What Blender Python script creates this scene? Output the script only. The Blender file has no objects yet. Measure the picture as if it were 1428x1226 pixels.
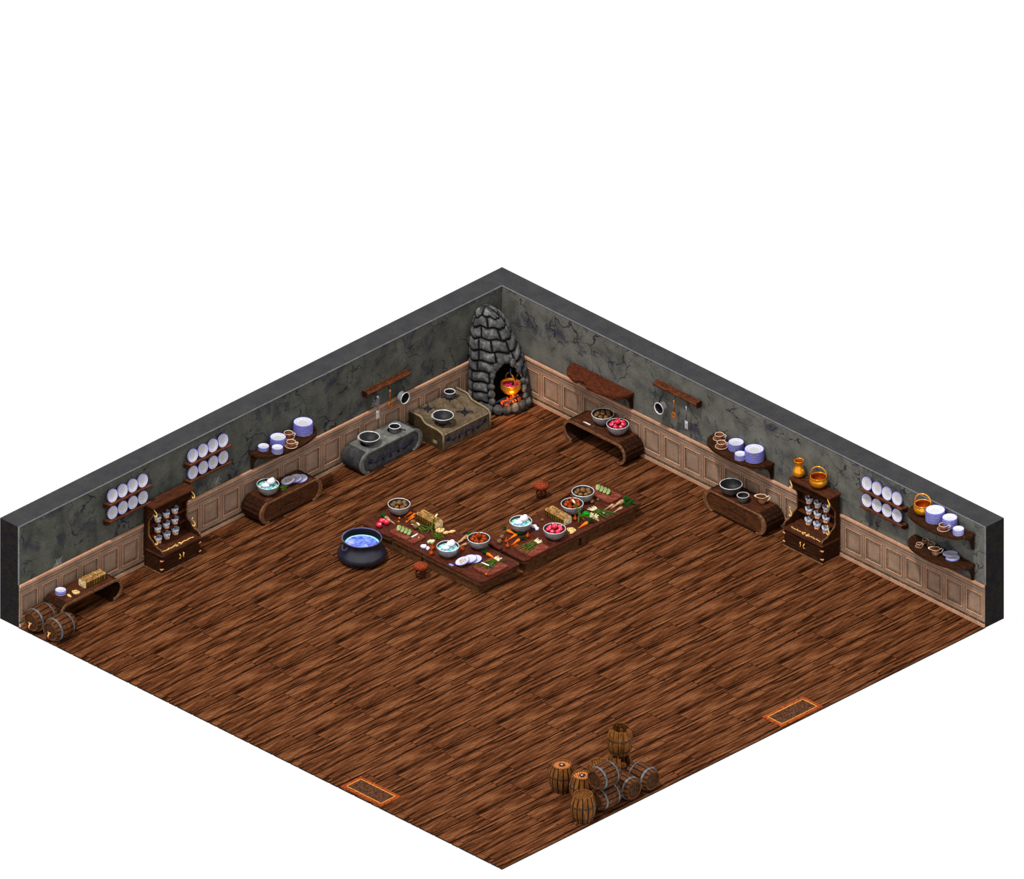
import bpy, bmesh, math, random
from mathutils import Vector, Matrix
PI = math.pi
C = bpy.context.scene.collection
SC = bpy.context.scene

# ------------------------------------------------------------------ frame, camera, light
PXM = 67.36                       # picture pixels per metre
A = PXM * math.cos(PI/4)          # pixels per metre along a floor axis
ZC = PXM * math.cos(PI/6)         # pixels per metre of height
Y0 = 537.5                        # picture row of the back inner corner of the floor
L = 14.15                         # side of the square floor
T = 0.546                         # wall thickness
H = 2.383                         # wall height
EL = PI/6

cam_d = bpy.data.cameras.new('camera'); cam = bpy.data.objects.new('camera', cam_d); C.objects.link(cam)
cam_d.type = 'ORTHO'; cam_d.ortho_scale = 1428 / PXM
_s = 14 / A; _d = (613 - Y0) / (A/2)
_ctr = Vector(((_s+_d)/2, (_s-_d)/2, 0))
_fwd = Vector((-math.cos(EL)*math.sqrt(.5), math.cos(EL)*math.sqrt(.5), -math.sin(EL)))
cam.location = _ctr - _fwd*45
cam.rotation_euler = (PI/2-EL, 0, PI/4)
cam_d.clip_end = 200
SC.camera = cam

w = bpy.data.worlds.new('world'); SC.world = w; w.use_nodes = True
bg = w.node_tree.nodes['Background']; bg.inputs[0].default_value = (1, 1, 1, 1); bg.inputs[1].default_value = 1.0
sun_d = bpy.data.lights.new('sun', 'SUN'); sun = bpy.data.objects.new('sun', sun_d); C.objects.link(sun)
sun_d.energy = 2.6; sun_d.angle = math.radians(4); sun_d.color = (1, .97, .92)
SUN_TO = Vector((0.06, -0.42, 1.0))
sun.rotation_euler = SUN_TO.to_track_quat('Z', 'Y').to_euler()
sun.location = (7, -7, 12)
SC.view_settings.view_transform = 'Standard'; SC.view_settings.look = 'None'
SC.view_settings.exposure = 0.0; SC.view_settings.gamma = 1.0
SC.view_settings.use_curve_mapping = False

def G(px, py, z=0.0):
    """world x, y of the picture point at height z"""
    s = (px-700)/A; d = (py - Y0 + z*ZC)/(A/2)
    return ((s+d)/2, (s-d)/2)

# ------------------------------------------------------------------ materials
def lin(c):
    r = []
    for v in c:
        v = v/255.0
        r.append(v/12.92 if v <= 0.04045 else ((v+0.055)/1.055)**2.4)
    return (r[0], r[1], r[2], 1)

class NT:
    def __init__(s, name):
        s.m = bpy.data.materials.new(name); s.m.use_nodes = True
        s.t = s.m.node_tree; s.b = s.t.nodes['Principled BSDF']
    def n(s, kind, **kw):
        nd = s.t.nodes.new(kind)
        for k, v in kw.items(): setattr(nd, k, v)
        return nd
    def l(s, a, b): s.t.links.new(a, b)
    def math(s, op, a, b=None, clamp=False):
        nd = s.n('ShaderNodeMath', operation=op); nd.use_clamp = clamp
        for i, v in enumerate((a, b)):
            if v is None: continue
            if isinstance(v, (int, float)): nd.inputs[i].default_value = v
            else: s.l(v, nd.inputs[i])
        return nd.outputs[0]
    def coord(s, kind='Object', scale=(1, 1, 1), uv=False):
        tc = s.n('ShaderNodeTexCoord'); mp = s.n('ShaderNodeMapping')
        s.l(tc.outputs['UV' if uv else kind], mp.inputs[0]); mp.inputs['Scale'].default_value = scale
        return mp.outputs[0]
    def noise(s, vec, scale, detail=3, rough=.6, dist=0):
        nd = s.n('ShaderNodeTexNoise'); s.l(vec, nd.inputs['Vector'])
        nd.inputs['Scale'].default_value = scale; nd.inputs['Detail'].default_value = detail
        nd.inputs['Roughness'].default_value = rough; nd.inputs['Distortion'].default_value = dist
        return nd.outputs[0]
    def ramp(s, fac, stops, interp='LINEAR'):
        nd = s.n('ShaderNodeValToRGB'); s.l(fac, nd.inputs[0]); cr = nd.color_ramp; cr.interpolation = interp
        while len(cr.elements) < len(stops): cr.elements.new(0.5)
        for e, (p, c) in zip(cr.elements, stops):
            e.position = p; e.color = lin(c) if len(c) == 3 else c
        return nd.outputs[0]
    def mix(s, fac, a, b, mode='MIX'):
        nd = s.n('ShaderNodeMix', data_type='RGBA', blend_type=mode)
        if isinstance(fac, (int, float)): nd.inputs[0].default_value = fac
        else: s.l(fac, nd.inputs[0])
        for i, v in ((6, a), (7, b)):
            if isinstance(v, tuple): nd.inputs[i].default_value = lin(v) if len(v) == 3 else v
            else: s.l(v, nd.inputs[i])
        return nd.outputs[2]
    def grain(s, col, amt, scale=42, vec=None):
        """fine speckle: a mottled surface"""
        v = vec or s.coord()
        f = s.noise(v, scale, 1, .5)
        f = s.ramp(f, [(0.3, (1-amt, 1-amt, 1-amt, 1)), (0.7, (1+amt, 1+amt, 1+amt, 1))])
        return s.mix(1.0, col, f, 'MULTIPLY')
    def done(s, col, rough=.7, metal=0, spec=None, bump=None, bstr=.3, bdist=.01):
        if isinstance(col, tuple): s.b.inputs['Base Color'].default_value = lin(col)
        else: s.l(col, s.b.inputs['Base Color'])
        s.b.inputs['Roughness'].default_value = rough; s.b.inputs['Metallic'].default_value = metal
        if spec is not None: s.b.inputs['Specular IOR Level'].default_value = spec
        if bump is not None:
            bp = s.n('ShaderNodeBump'); s.l(bump, bp.inputs['Height'])
            bp.inputs['Strength'].default_value = bstr; bp.inputs['Distance'].default_value = bdist
            s.l(bp.outputs[0], s.b.inputs['Normal'])
        return s.m

def simple(name, c1, c2=None, scale=8, rough=.7, metal=0, g=.25, stretch=(1, 1, 1), spec=.12, gs=42, bstr=.0, detail=3):
    m = NT(name)
    if c2 is None: c2 = c1
    f = m.noise(m.coord(scale=stretch), scale, detail)
    col = m.ramp(f, [(.35, c1), (.65, c2)])
    if g: col = m.grain(col, g, gs)
    return m.done(col, rough, metal, spec, bump=f if bstr else None, bstr=bstr)

def wood(name, dark, mid, light, red=None, stretch=(1, 8, 8), scale=3, g=.3, rough=.65):
    m = NT(name)
    v = m.coord(scale=stretch)
    f = m.noise(v, scale, 5, .65, .4)
    col = m.ramp(f, [(.3, dark), (.5, mid), (.72, light)])
    if red:
        f2 = m.noise(m.coord(), 30, 1)
        col = m.mix(m.ramp(f2, [(.58, (0, 0, 0, 1)), (.66, (.6, .6, .6, 1))]), col, red)
    col = m.grain(col, g)
    return m.done(col, rough, 0, .06, bump=f, bstr=.25, bdist=.01)

def floor_material():
    m = NT('floor_planks')
    v = m.coord(uv=True, scale=(1, 1, 1))
    mp = m.n('ShaderNodeMapping'); m.l(v, mp.inputs[0]); mp.inputs['Scale'].default_value = (13, 1.0, 1)
    f = m.noise(mp.outputs[0], 1.15, 5, .62, .35)
    mp2 = m.n('ShaderNodeMapping'); m.l(v, mp2.inputs[0]); mp2.inputs['Scale'].default_value = (4.6, .55, 1); mp2.inputs['Location'].default_value = (3, 9, 2)
    f2 = m.noise(mp2.outputs[0], 1.3, 2, .5, .2)
    mp3 = m.n('ShaderNodeMapping'); m.l(v, mp3.inputs[0]); mp3.inputs['Scale'].default_value = (46, 2.2, 1)
    f3 = m.noise(mp3.outputs[0], 1.0, 3, .6)
    s1 = m.math('MULTIPLY', f, .54); s2 = m.math('MULTIPLY', f2, .24); s3 = m.math('MULTIPLY', f3, .28)
    tot = m.math('ADD', m.math('ADD', s1, s2), s3)
    col = m.ramp(tot, [(.415, (20, 7, 1)), (.465, (46, 21, 8)), (.51, (74, 40, 20)), (.57, (96, 56, 33)), (.65, (128, 82, 50))])
    # knots and gold flecks
    mp4 = m.n('ShaderNodeMapping'); m.l(v, mp4.inputs[0]); mp4.inputs['Scale'].default_value = (9, 2.2, 1); mp4.inputs['Location'].default_value = (1, 4, 7)
    k = m.noise(mp4.outputs[0], 1.6, 3, .6, .3)
    col = m.mix(m.ramp(k, [(.28, (1, 1, 1, 1)), (.34, (0, 0, 0, 1))]), col, (22, 8, 1))
    gl = m.math('MULTIPLY', m.ramp(k, [(.63, (0, 0, 0, 1)), (.72, (.75, .75, .75, 1))]), m.ramp(f3, [(.45, (0, 0, 0, 1)), (.6, (1, 1, 1, 1))]))
    col = m.mix(gl, col, (132, 86, 34))
    col = m.grain(col, .3, 46)
    return m.done(col, .9, 0, .02)

def plaster_material(name, base, lite):
    m = NT(name)
    v = m.coord()
    f = m.noise(v, 2.2, 5, .6)
    col = m.ramp(f, [(.33, tuple(int(c*.8) for c in base)), (.5, base), (.7, lite)])
    # scraped bluish patches
    p = m.noise(v, 1.5, 6, .68, .6)
    col = m.mix(m.ramp(p, [(.55, (0, 0, 0, 1)), (.60, (.55, .55, .55, 1)), (.66, (.8, .8, .8, 1))]), col, (50, 51, 64))
    # cracks: edges of warped cells, only in places
    wv = m.n('ShaderNodeVectorMath', operation='ADD')
    nn = m.n('ShaderNodeTexNoise'); m.l(v, nn.inputs['Vector']); nn.inputs['Scale'].default_value = 3.0; nn.inputs['Detail'].default_value = 4
    sc = m.n('ShaderNodeVectorMath', operation='SCALE'); m.l(nn.outputs[1], sc.inputs[0]); sc.inputs['Scale'].default_value = .55
    m.l(v, wv.inputs[0]); m.l(sc.outputs[0], wv.inputs[1])
    vo = m.n('ShaderNodeTexVoronoi', feature='DISTANCE_TO_EDGE'); m.l(wv.outputs[0], vo.inputs['Vector']); vo.inputs['Scale'].default_value = 1.7
    msk = m.noise(v, 1.3, 2)
    th = m.math('MULTIPLY', m.ramp(msk, [(.46, (0, 0, 0, 1)), (.62, (1, 1, 1, 1))]), .026)
    cr = m.math('LESS_THAN', vo.outputs[0], th)
    col = m.mix(m.math('MULTIPLY', cr, .8), col, (30, 30, 42))
    sp = m.noise(v, 38, 1)
    col = m.mix(m.ramp(sp, [(.68, (0, 0, 0, 1)), (.74, (.8, .8, .8, 1))]), col, (112, 66, 40))
    sp2 = m.noise(m.coord(scale=(1.1, 1.1, 1.1)), 31, 1)
    col = m.mix(m.ramp(sp2, [(.60, (0, 0, 0, 1)), (.68, (.5, .5, .5, 1))]), col, (38, 38, 62))
    col = m.grain(col, .22, 50)
    return m.done(col, .9, 0, .03, bump=m.math('SUBTRACT', f, m.math('MULTIPLY', cr, .5)), bstr=.4, bdist=.03)

def wainscot_material(name, a, b, c):
    m = NT(name)
    v = m.coord()
    f = m.noise(m.coord(scale=(1, 1, 1)), 2.6, 4, .6)
    col = m.ramp(f, [(.32, a), (.52, b), (.72, c)])
    g = m.noise(v, 40, 1)
    col = m.mix(m.ramp(g, [(.5, (0, 0, 0, 1)), (.6, (.55, .55, .55, 1))]), col, (118, 122, 104))
    g2 = m.noise(m.coord(scale=(1.2, 1.2, 1.2)), 36, 1)
    col = m.mix(m.ramp(g2, [(.6, (0, 0, 0, 1)), (.68, (.5, .5, .5, 1))]), col, (186, 92, 58))
    return m.done(col, .85, 0, .04)

M = {}
M['floor'] = floor_material()
M['subfloor'] = simple('subfloor_dark', (16, 9, 6), (24, 13, 7))
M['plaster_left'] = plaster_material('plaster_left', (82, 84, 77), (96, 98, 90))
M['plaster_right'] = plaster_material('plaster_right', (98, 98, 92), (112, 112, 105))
M['wall_top'] = simple('wall_top_stone', (48, 48, 51), (56, 56, 57), 3, .9, 0, .28, spec=.1, gs=50)
M['wall_end'] = simple('wall_end_shade', (22, 22, 28), (34, 30, 24), 6, .95, 0, .35, spec=.05, gs=50)  # shading of the wall ends is put into this dark colour
M['edge'] = simple('plaster_edge_highlight', (98, 98, 100), (116, 116, 118), 5, .8, 0, .15)  # edge highlight put into a paler colour
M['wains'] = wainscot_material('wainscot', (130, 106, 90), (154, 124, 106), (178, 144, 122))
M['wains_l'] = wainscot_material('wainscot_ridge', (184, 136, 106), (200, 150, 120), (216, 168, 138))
M['wains_d'] = wainscot_material('wainscot_recess', (40, 36, 24), (54, 48, 34), (70, 62, 46))  # crease shade between the mouldings, painted as a darker tone
M['dwood'] = wood('dark_oak', (24, 12, 6), (48, 27, 14), (70, 42, 24), (64, 22, 14), (1, 6, 6), 4)
M['twood'] = wood('red_brown_top', (44, 23, 13), (68, 37, 22), (88, 52, 32), (86, 28, 18), (1, 4, 4), 4)
M['stave'] = wood('dark_staves', (20, 10, 5), (42, 23, 12), (60, 35, 19), (60, 18, 22), (1, 5, 5), 4)
M['lip'] = wood('worn_oak_edge', (80, 52, 33), (110, 74, 50), (136, 96, 68), None, (3, 3, 3), 5)
M['doorwood'] = wood('door_oak', (44, 24, 12), (74, 45, 26), (98, 62, 38), (84, 30, 18), (1, 6, 6), 4)
M['rwood'] = wood('mahogany', (48, 22, 12), (74, 36, 20), (94, 50, 30), (100, 30, 16), (2, 4, 4), 4)
M['tabletop'] = wood('table_mahogany', (50, 22, 14), (72, 34, 22), (90, 48, 32), (96, 22, 16), (1.5, 3, 3), 4)
M['tableside'] = wood('table_side_oak', (56, 33, 18), (84, 53, 32), (110, 72, 46), None, (2, 2, 6), 4)
M['board'] = wood('board_wood', (84, 30, 22), (110, 52, 38), (142, 84, 62), (112, 26, 20), (2, 6, 4), 4)
M['rail'] = wood('rail_wood', (54, 27, 14), (84, 46, 27), (118, 70, 44), None, (2, 6, 6), 4)
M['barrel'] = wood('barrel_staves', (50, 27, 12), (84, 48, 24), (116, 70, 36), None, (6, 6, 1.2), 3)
M['barrel_upright'] = wood('upright_staves', (66, 36, 12), (106, 64, 26), (142, 92, 44), None, (6, 6, 1.2), 3)  # lighter, warmer stave colour for the upright barrels
M['barrel_head'] = wood('barrel_head_boards', (40, 24, 12), (66, 42, 24), (92, 58, 34), None, (6, 1.5, 6), 3)
M['lid'] = simple('sawn_lid_wood', (170, 96, 48), (196, 124, 66), 14, .8, g=.35)
M['black'] = simple('soot_black', (8, 8, 9), (15, 15, 17), 6, .95, g=.3, spec=.05)
M['iron'] = simple('black_iron', (34, 34, 42), (56, 56, 66), 10, .45, .5, .25)
M['navyiron'] = simple('wrought_iron', (38, 38, 58), (58, 58, 82), 10, .5, .3, .25)
M['hoop'] = simple('grey_hoop_iron', (78, 80, 84), (118, 120, 124), 12, .5, .25, .25)
M['stone'] = simple('grey_stone', (58, 58, 60), (84, 84, 84), 6, .85, g=.35, bstr=.3)
M['stone_l'] = simple('pale_grey_stone', (86, 86, 84), (116, 116, 112), 6, .85, g=.25)
M['stone_d'] = simple('dark_grey_stone', (44, 44, 46), (64, 64, 64), 6, .85, g=.4)
M['bstone'] = simple('brown_stone', (76, 63, 48), (106, 90, 70), 6, .85, g=.4, bstr=.3)
M['bstone_l'] = simple('pale_brown_stone', (128, 110, 84), (152, 134, 108), 6, .85, g=.25)
M['bstone_d'] = simple('dark_brown_stone', (48, 38, 22), (72, 56, 36), 6, .85, g=.45)
M['silver'] = simple('grey_bowl_enamel', (126, 126, 130), (164, 164, 168), 5, .26, .35, .1, spec=.7)
M['silver_in'] = simple('bowl_inside', (44, 44, 47), (66, 66, 68), 5, .5, .2, .1)
M['pan'] = simple('pan_steel', (66, 68, 70), (98, 100, 102), 6, .35, .45, .15, spec=.6)
M['pan_in'] = simple('pan_inside', (34, 34, 37), (56, 56, 58), 6, .5, .3, .2)
M['rimw'] = simple('polished_rim', (210, 210, 212), (235, 235, 236), 6, .3, .2, .05)
M['gold'] = simple('polished_gold', (250, 158, 22), (255, 180, 44), 3, .22, .65, 0, spec=.8)
M['gold_in'] = simple('gold_inside', (150, 60, 8), (186, 84, 14), 6, .45, .4, .1)
M['brass'] = simple('brass_fittings', (236, 180, 84), (250, 206, 120), 9, .4, .2, .05, spec=.7)
M['brass2'] = simple('copper_fittings', (206, 122, 66), (240, 176, 120), 9, .4, .2, .05, spec=.7)
M['copper'] = simple('brown_glaze', (128, 80, 54), (164, 112, 78), 7, .3, .2, .1, spec=.7)
M['copper_in'] = simple('brown_glaze_inside', (92, 46, 24), (122, 66, 38), 7, .5, .1, .1)
M['cream'] = simple('cream_glaze_rim', (238, 214, 184), (250, 232, 208), 7, .4, 0, .05)
M['mugc'] = NT('blue_white_glaze')
_m = M['mugc']; _f = _m.noise(_m.coord(), 26, 2); M['mugc'] = _m.done(_m.ramp(_f, [(.36, (60, 68, 140)), (.42, (150, 158, 196)), (.50, (222, 223, 226)), (.7, (246, 242, 238))]), .4, 0, .5)

def plate_material(name, face, ring, well):
    m = NT(name)
    tc = m.n('ShaderNodeTexCoord'); sx = m.n('ShaderNodeSeparateXYZ'); m.l(tc.outputs['Object'], sx.inputs[0])
    r = m.math('SQRT', m.math('ADD', m.math('MULTIPLY', sx.outputs[0], sx.outputs[0]), m.math('MULTIPLY', sx.outputs[1], sx.outputs[1])))
    col = m.ramp(r, [(0, well), (.50, well), (.54, face), (.90, face), (.935, ring), (1, ring)])
    # hand-painted dabs in the border
    nz = m.noise(m.coord(scale=(9, 9, .001)), 1, 1)
    band = m.ramp(r, [(.56, (0, 0, 0, 1)), (.62, (1, 1, 1, 1)), (.78, (1, 1, 1, 1)), (.84, (0, 0, 0, 1))])
    dab = m.ramp(nz, [(.5, (0, 0, 0, 1)), (.56, (.9, .9, .9, 1))])
    col = m.mix(m.math('MULTIPLY', band, dab), col, (136, 138, 196))
    return m.done(col, .3, 0, .5)
M['plate'] = plate_material('blue_rim_porcelain', (216, 216, 226), (92, 94, 196), (190, 190, 194))
M['plate_under'] = simple('porcelain_side', (226, 226, 238), (240, 240, 248), 6, .4, g=0)
M['plate_blue'] = simple('blue_glaze_line', (52, 54, 160), (66, 68, 176), 6, .4, g=0)

def C1(name, c1, c2, s=14, r=.6, g=.15, **k): M[name] = simple(name, c1, c2, s, r, 0, g, **k)
C1('carrot', (218, 92, 8), (246, 134, 26)); C1('green_leaf', (4, 46, 4), (14, 92, 12), 22); C1('dark_leaf', (4, 40, 6), (10, 62, 12), 22)
C1('parsnip', (150, 108, 74), (206, 168, 126), 20); C1('radish', (190, 12, 46), (226, 34, 74), 8, .3, .1, spec=.6); C1('radish_tip', (240, 190, 190), (250, 220, 216))
C1('onion', (112, 34, 4), (206, 84, 14), 16, .4); C1('potato', (84, 56, 30), (146, 106, 66), 24, .7, .3); C1('nut', (70, 42, 18), (150, 108, 64), 30, .6, .3)
C1('loaf_side', (86, 58, 16), (128, 92, 32), 12); C1('loaf_groove', (44, 28, 8), (66, 44, 14), 12); C1('loaf_top', (116, 76, 34), (184, 140, 88), 16); C1('loaf_face', (224, 190, 140), (246, 222, 184), 20)
C1('herb', (40, 76, 8), (74, 112, 22), 20); C1('slice', (214, 168, 98), (242, 206, 140), 18); C1('asparagus', (34, 54, 8), (84, 110, 28), 22)
C1('stalk_tip', (238, 214, 166), (250, 236, 204)); C1('cabbage', (196, 208, 150), (232, 228, 184), 20); C1('lettuce', (4, 122, 10), (20, 160, 24), 22)
C1('cucumber', (110, 134, 56), (196, 200, 150), 30); C1('cucumber_skin', (38, 62, 12), (66, 96, 20), 22); C1('white_food', (222, 222, 234), (246, 246, 250), 10, .5, 0)
C1('lilac', (124, 126, 206), (156, 158, 224), 12, .5, 0); C1('steel', (214, 216, 220), (240, 242, 244), 12, .25, .05, spec=.8); C1('knife_grip', (50, 56, 62), (74, 80, 86))
C1('stew', (150, 16, 54), (216, 60, 110), 30, .3); C1('stoolseat', (92, 28, 8), (146, 58, 22), 18, .6, .4); C1('stoolleg', (50, 18, 8), (84, 36, 16), 18)
C1('scraps', (176, 128, 92), (224, 190, 160), 26); C1('web', (150, 152, 150), (180, 182, 180), 10, .8, 0); C1('cauldron', (17, 18, 30), (30, 31, 50), 5, .36, .2, spec=.6)
C1('cauldron_in', (10, 10, 18), (20, 20, 32), 5, .8, .1); C1('cauldron_rim', (64, 66, 96), (92, 94, 130), 5, .4, .1); C1('spoonwood', (140, 78, 26), (178, 108, 44), 12)  # cauldron_in: shade inside the cauldron put into a darker colour
_m = NT('teal_water'); _f = _m.noise(_m.coord(), 16, 3); M['teal'] = _m.done(_m.ramp(_f, [(.40, (30, 160, 150)), (.5, (140, 226, 214)), (.58, (230, 250, 248))]), .25)
_m = NT('blue_water'); _f = _m.noise(_m.coord(), 7, 3, .6, .8); M['water'] = _m.done(_m.ramp(_f, [(.36, (62, 64, 186)), (.46, (96, 112, 214)), (.54, (112, 160, 240)), (.62, (150, 150, 214)), (.7, (196, 190, 232))]), .25)
C1('foam', (130, 214, 224), (190, 240, 244), 20, .4, 0)
_m = NT('ember_coals'); _f = _m.noise(_m.coord(), 26, 2); _c = _m.ramp(_f, [(.36, (50, 4, 2)), (.46, (170, 20, 8)), (.55, (255, 80, 10)), (.66, (255, 170, 40))])
_m.l(_c, _m.b.inputs['Emission Color']); _m.b.inputs['Emission Strength'].default_value = 1.0; M['ember'] = _m.done((20, 8, 6), .9)
def hearth_material():
    m = NT('hearth_fieldstone')
    at = m.n('ShaderNodeAttribute'); at.attribute_name = 'st'
    f = m.noise(m.coord(), 7, 5, .65)
    col = m.ramp(f, [(.3, (50, 50, 50)), (.5, (88, 88, 88)), (.72, (150, 150, 148))])
    rf = m.n('ShaderNodeAttribute'); rf.attribute_name = 'rn'
    col = m.mix(m.math('MULTIPLY', rf.outputs['Fac'], .6), col, (60, 60, 62))
    col = m.mix(m.ramp(at.outputs['Fac'], [(.10, (1, 1, 1, 1)), (.42, (0, 0, 0, 1))]), col, (10, 10, 14))
    col = m.grain(col, .35, 46)
    return m.done(col, .85, 0, .06, bump=f, bstr=.5, bdist=.03)
M['hearth'] = hearth_material()
def mat_rug():
    m = NT('doormat_weave')
    col = m.ramp(m.noise(m.coord(), 40, 1), [(.4, (44, 27, 18)), (.6, (96, 60, 40))])
    return m.done(col, .95, 0, .05)
M['rug'] = mat_rug()
C1('rug_edge', (92, 30, 14), (168, 76, 22), 34, .9, .4); C1('rug_gold', (170, 104, 40), (220, 160, 74), 40, .8, .2)

# ------------------------------------------------------------------ mesh collector
class MB:
    def __init__(s, mx=None): s.v = []; s.f = []; s.mi = []; s.mx = mx; s.cur = 0
    def add(s, vs, fs, mi=None):
        b = len(s.v)
        for p in vs:
            p = Vector(p); s.v.append(s.mx @ p if s.mx else p)
        for f in fs: s.f.append(tuple(b+i for i in f)); s.mi.append(s.cur if mi is None else mi)
        return s
    def box(s, x0, x1, y0, y1, z0, z1, mi=None):
        vs = [(x, y, z) for x in (x0, x1) for y in (y0, y1) for z in (z0, z1)]
        return s.add(vs, [(0, 1, 3, 2), (4, 6, 7, 5), (0, 4, 5, 1), (2, 3, 7, 6), (0, 2, 6, 4), (1, 5, 7, 3)], mi)
    def obox(s, c, sx, sy, sz, rz=0, rx=0, ry=0, mi=None):
        R = Matrix.Translation(c) @ Matrix.Rotation(rz, 4, 'Z') @ Matrix.Rotation(ry, 4, 'Y') @ Matrix.Rotation(rx, 4, 'X')
        vs = [R @ Vector((x*sx/2, y*sy/2, z*sz/2)) for x in (-1, 1) for y in (-1, 1) for z in (-1, 1)]
        return s.add(vs, [(0, 1, 3, 2), (4, 6, 7, 5), (0, 4, 5, 1), (2, 3, 7, 6), (0, 2, 6, 4), (1, 5, 7, 3)], mi)
    def prism(s, poly, axis, a, b, mi=None, cap=True):
        """poly in the two other axes (x,y,z order), extruded from a to b along axis"""
        def P(p, t): return {'x': (t, p[0], p[1]), 'y': (p[0], t, p[1]), 'z': (p[0], p[1], t)}[axis]
        n = len(poly); vs = [P(p, a) for p in poly] + [P(p, b) for p in poly]
        fs = [(i, (i+1) % n, n+(i+1) % n, n+i) for i in range(n)]
        if cap: fs += [tuple(range(n-1, -1, -1)), tuple(range(n, 2*n))]
        return s.add(vs, fs, mi)
    def strip(s, outer, inner, axis, a, b, mi=None):
        """closed band between two open polylines of equal length, extruded"""
        def P(p, t): return {'x': (t, p[0], p[1]), 'y': (p[0], t, p[1]), 'z': (p[0], p[1], t)}[axis]
        n = len(outer); vs = [P(p, a) for p in outer]+[P(p, b) for p in outer]+[P(p, a) for p in inner]+[P(p, b) for p in inner]
        fs = []
        for i in range(n-1):
            fs += [(i, i+1, n+i+1, n+i), (2*n+i, 3*n+i, 3*n+i+1, 2*n+i+1), (i, 2*n+i, 2*n+i+1, i+1), (n+i, n+i+1, 3*n+i+1, 3*n+i)]
        fs += [(0, n, 3*n, 2*n), (n-1, 3*n-1, 4*n-1, 2*n-1)]
        return s.add(vs, fs, mi)
    def lathe(s, prof, seg=24, mi=None, c=(0, 0, 0), mod=None, mis=None):
        vs = []; n = len(prof)
        for k in range(seg):
            t = 2*PI*k/seg
            for (r, z) in prof:
                rr = r*(mod(t) if mod else 1); vs.append((c[0]+rr*math.cos(t), c[1]+rr*math.sin(t), c[2]+z))
        b = len(s.v); s.add(vs, [])
        for k in range(seg):
            k2 = (k+1) % seg
            for i in range(n-1):
                s.f.append((b+k*n+i, b+k2*n+i, b+k2*n+i+1, b+k*n+i+1)); s.mi.append(mis[i] if mis else (s.cur if mi is None else mi))
        return s
    def tube(s, pts, rad, seg=8, mi=None, closed=False):
        pts = [Vector(p) for p in pts]; n = len(pts)
        if isinstance(rad, (int, float)): rad = [rad]*n
        vs = []; up = None
        for i, p in enumerate(pts):
            if closed: t = pts[(i+1) % n]-pts[i-1]
            else: t = pts[min(i+1, n-1)]-pts[max(i-1, 0)]
            t.normalize()
            if up is None:
                up = Vector((0, 0, 1)) if abs(t.z) < .9 else Vector((1, 0, 0))
            u = (up - t*up.dot(t)); u.normalize(); up = u; w_ = t.cross(u)
            for k in range(seg):
                a = 2*PI*k/seg; vs.append(p + (u*math.cos(a)+w_*math.sin(a))*rad[i])
        fs = []
        m_ = n if closed else n-1
        for i in range(m_):
            j = (i+1) % n
            for k in range(seg):
                k2 = (k+1) % seg; fs.append((i*seg+k, i*seg+k2, j*seg+k2, j*seg+k))
        if not closed: fs += [tuple(range(seg-1, -1, -1)), tuple((n-1)*seg+k for k in range(seg))]
        return s.add(vs, fs, mi)
    def ball(s, c, rx, ry=None, rz=None, seg=12, rings=8, jit=0, rnd=None, rot=None, mi=None, f=None):
        ry = rx if ry is None else ry; rz = rx if rz is None else rz
        R = rot or Matrix.Identity(3); c = Vector(c); vs = []
        for i in range(rings+1):
            ph = PI*i/rings
            for k in range(seg):
                t = 2*PI*k/seg; q = 1+(rnd.uniform(-jit, jit) if rnd and 0 < i < rings else 0)
                if f: q *= f(t, ph)
                vs.append(c + R @ Vector((rx*q*math.sin(ph)*math.cos(t), ry*q*math.sin(ph)*math.sin(t), rz*q*math.cos(ph))))
        fs = []
        for i in range(rings):
            for k in range(seg):
                k2 = (k+1) % seg; fs.append((i*seg+k, (i+1)*seg+k, (i+1)*seg+k2, i*seg+k2))
        return s.add(vs, fs, mi)
    def build(s, name, mats, parent=None, smooth=False, bevel=0, sub=0, flip=False):
        me = bpy.data.meshes.new(name); me.from_pydata([tuple(p) for p in s.v], [], s.f)
        if not isinstance(mats, (list, tuple)): mats = [mats]
        for m in mats: me.materials.append(M[m])
        for p, i in zip(me.polygons, s.mi): p.material_index = i; p.use_smooth = bool(smooth)
        bm = bmesh.new(); bm.from_mesh(me); bmesh.ops.remove_doubles(bm, verts=bm.verts, dist=1e-5)
        bmesh.ops.recalc_face_normals(bm, faces=bm.faces); bm.to_mesh(me); bm.free()
        o = bpy.data.objects.new(name, me); C.objects.link(o)
        if parent: o.parent = parent
        if smooth == 'auto':
            try: me.set_sharp_from_angle(angle=math.radians(38))
            except Exception: pass
        if bevel:
            b = o.modifiers.new('bevel', 'BEVEL'); b.width = bevel; b.segments = 2; b.limit_method = 'ANGLE'; b.angle_limit = math.radians(40)
        if sub:
            b = o.modifiers.new('sub', 'SUBSURF'); b.levels = sub; b.render_levels = sub
        return o

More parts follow.
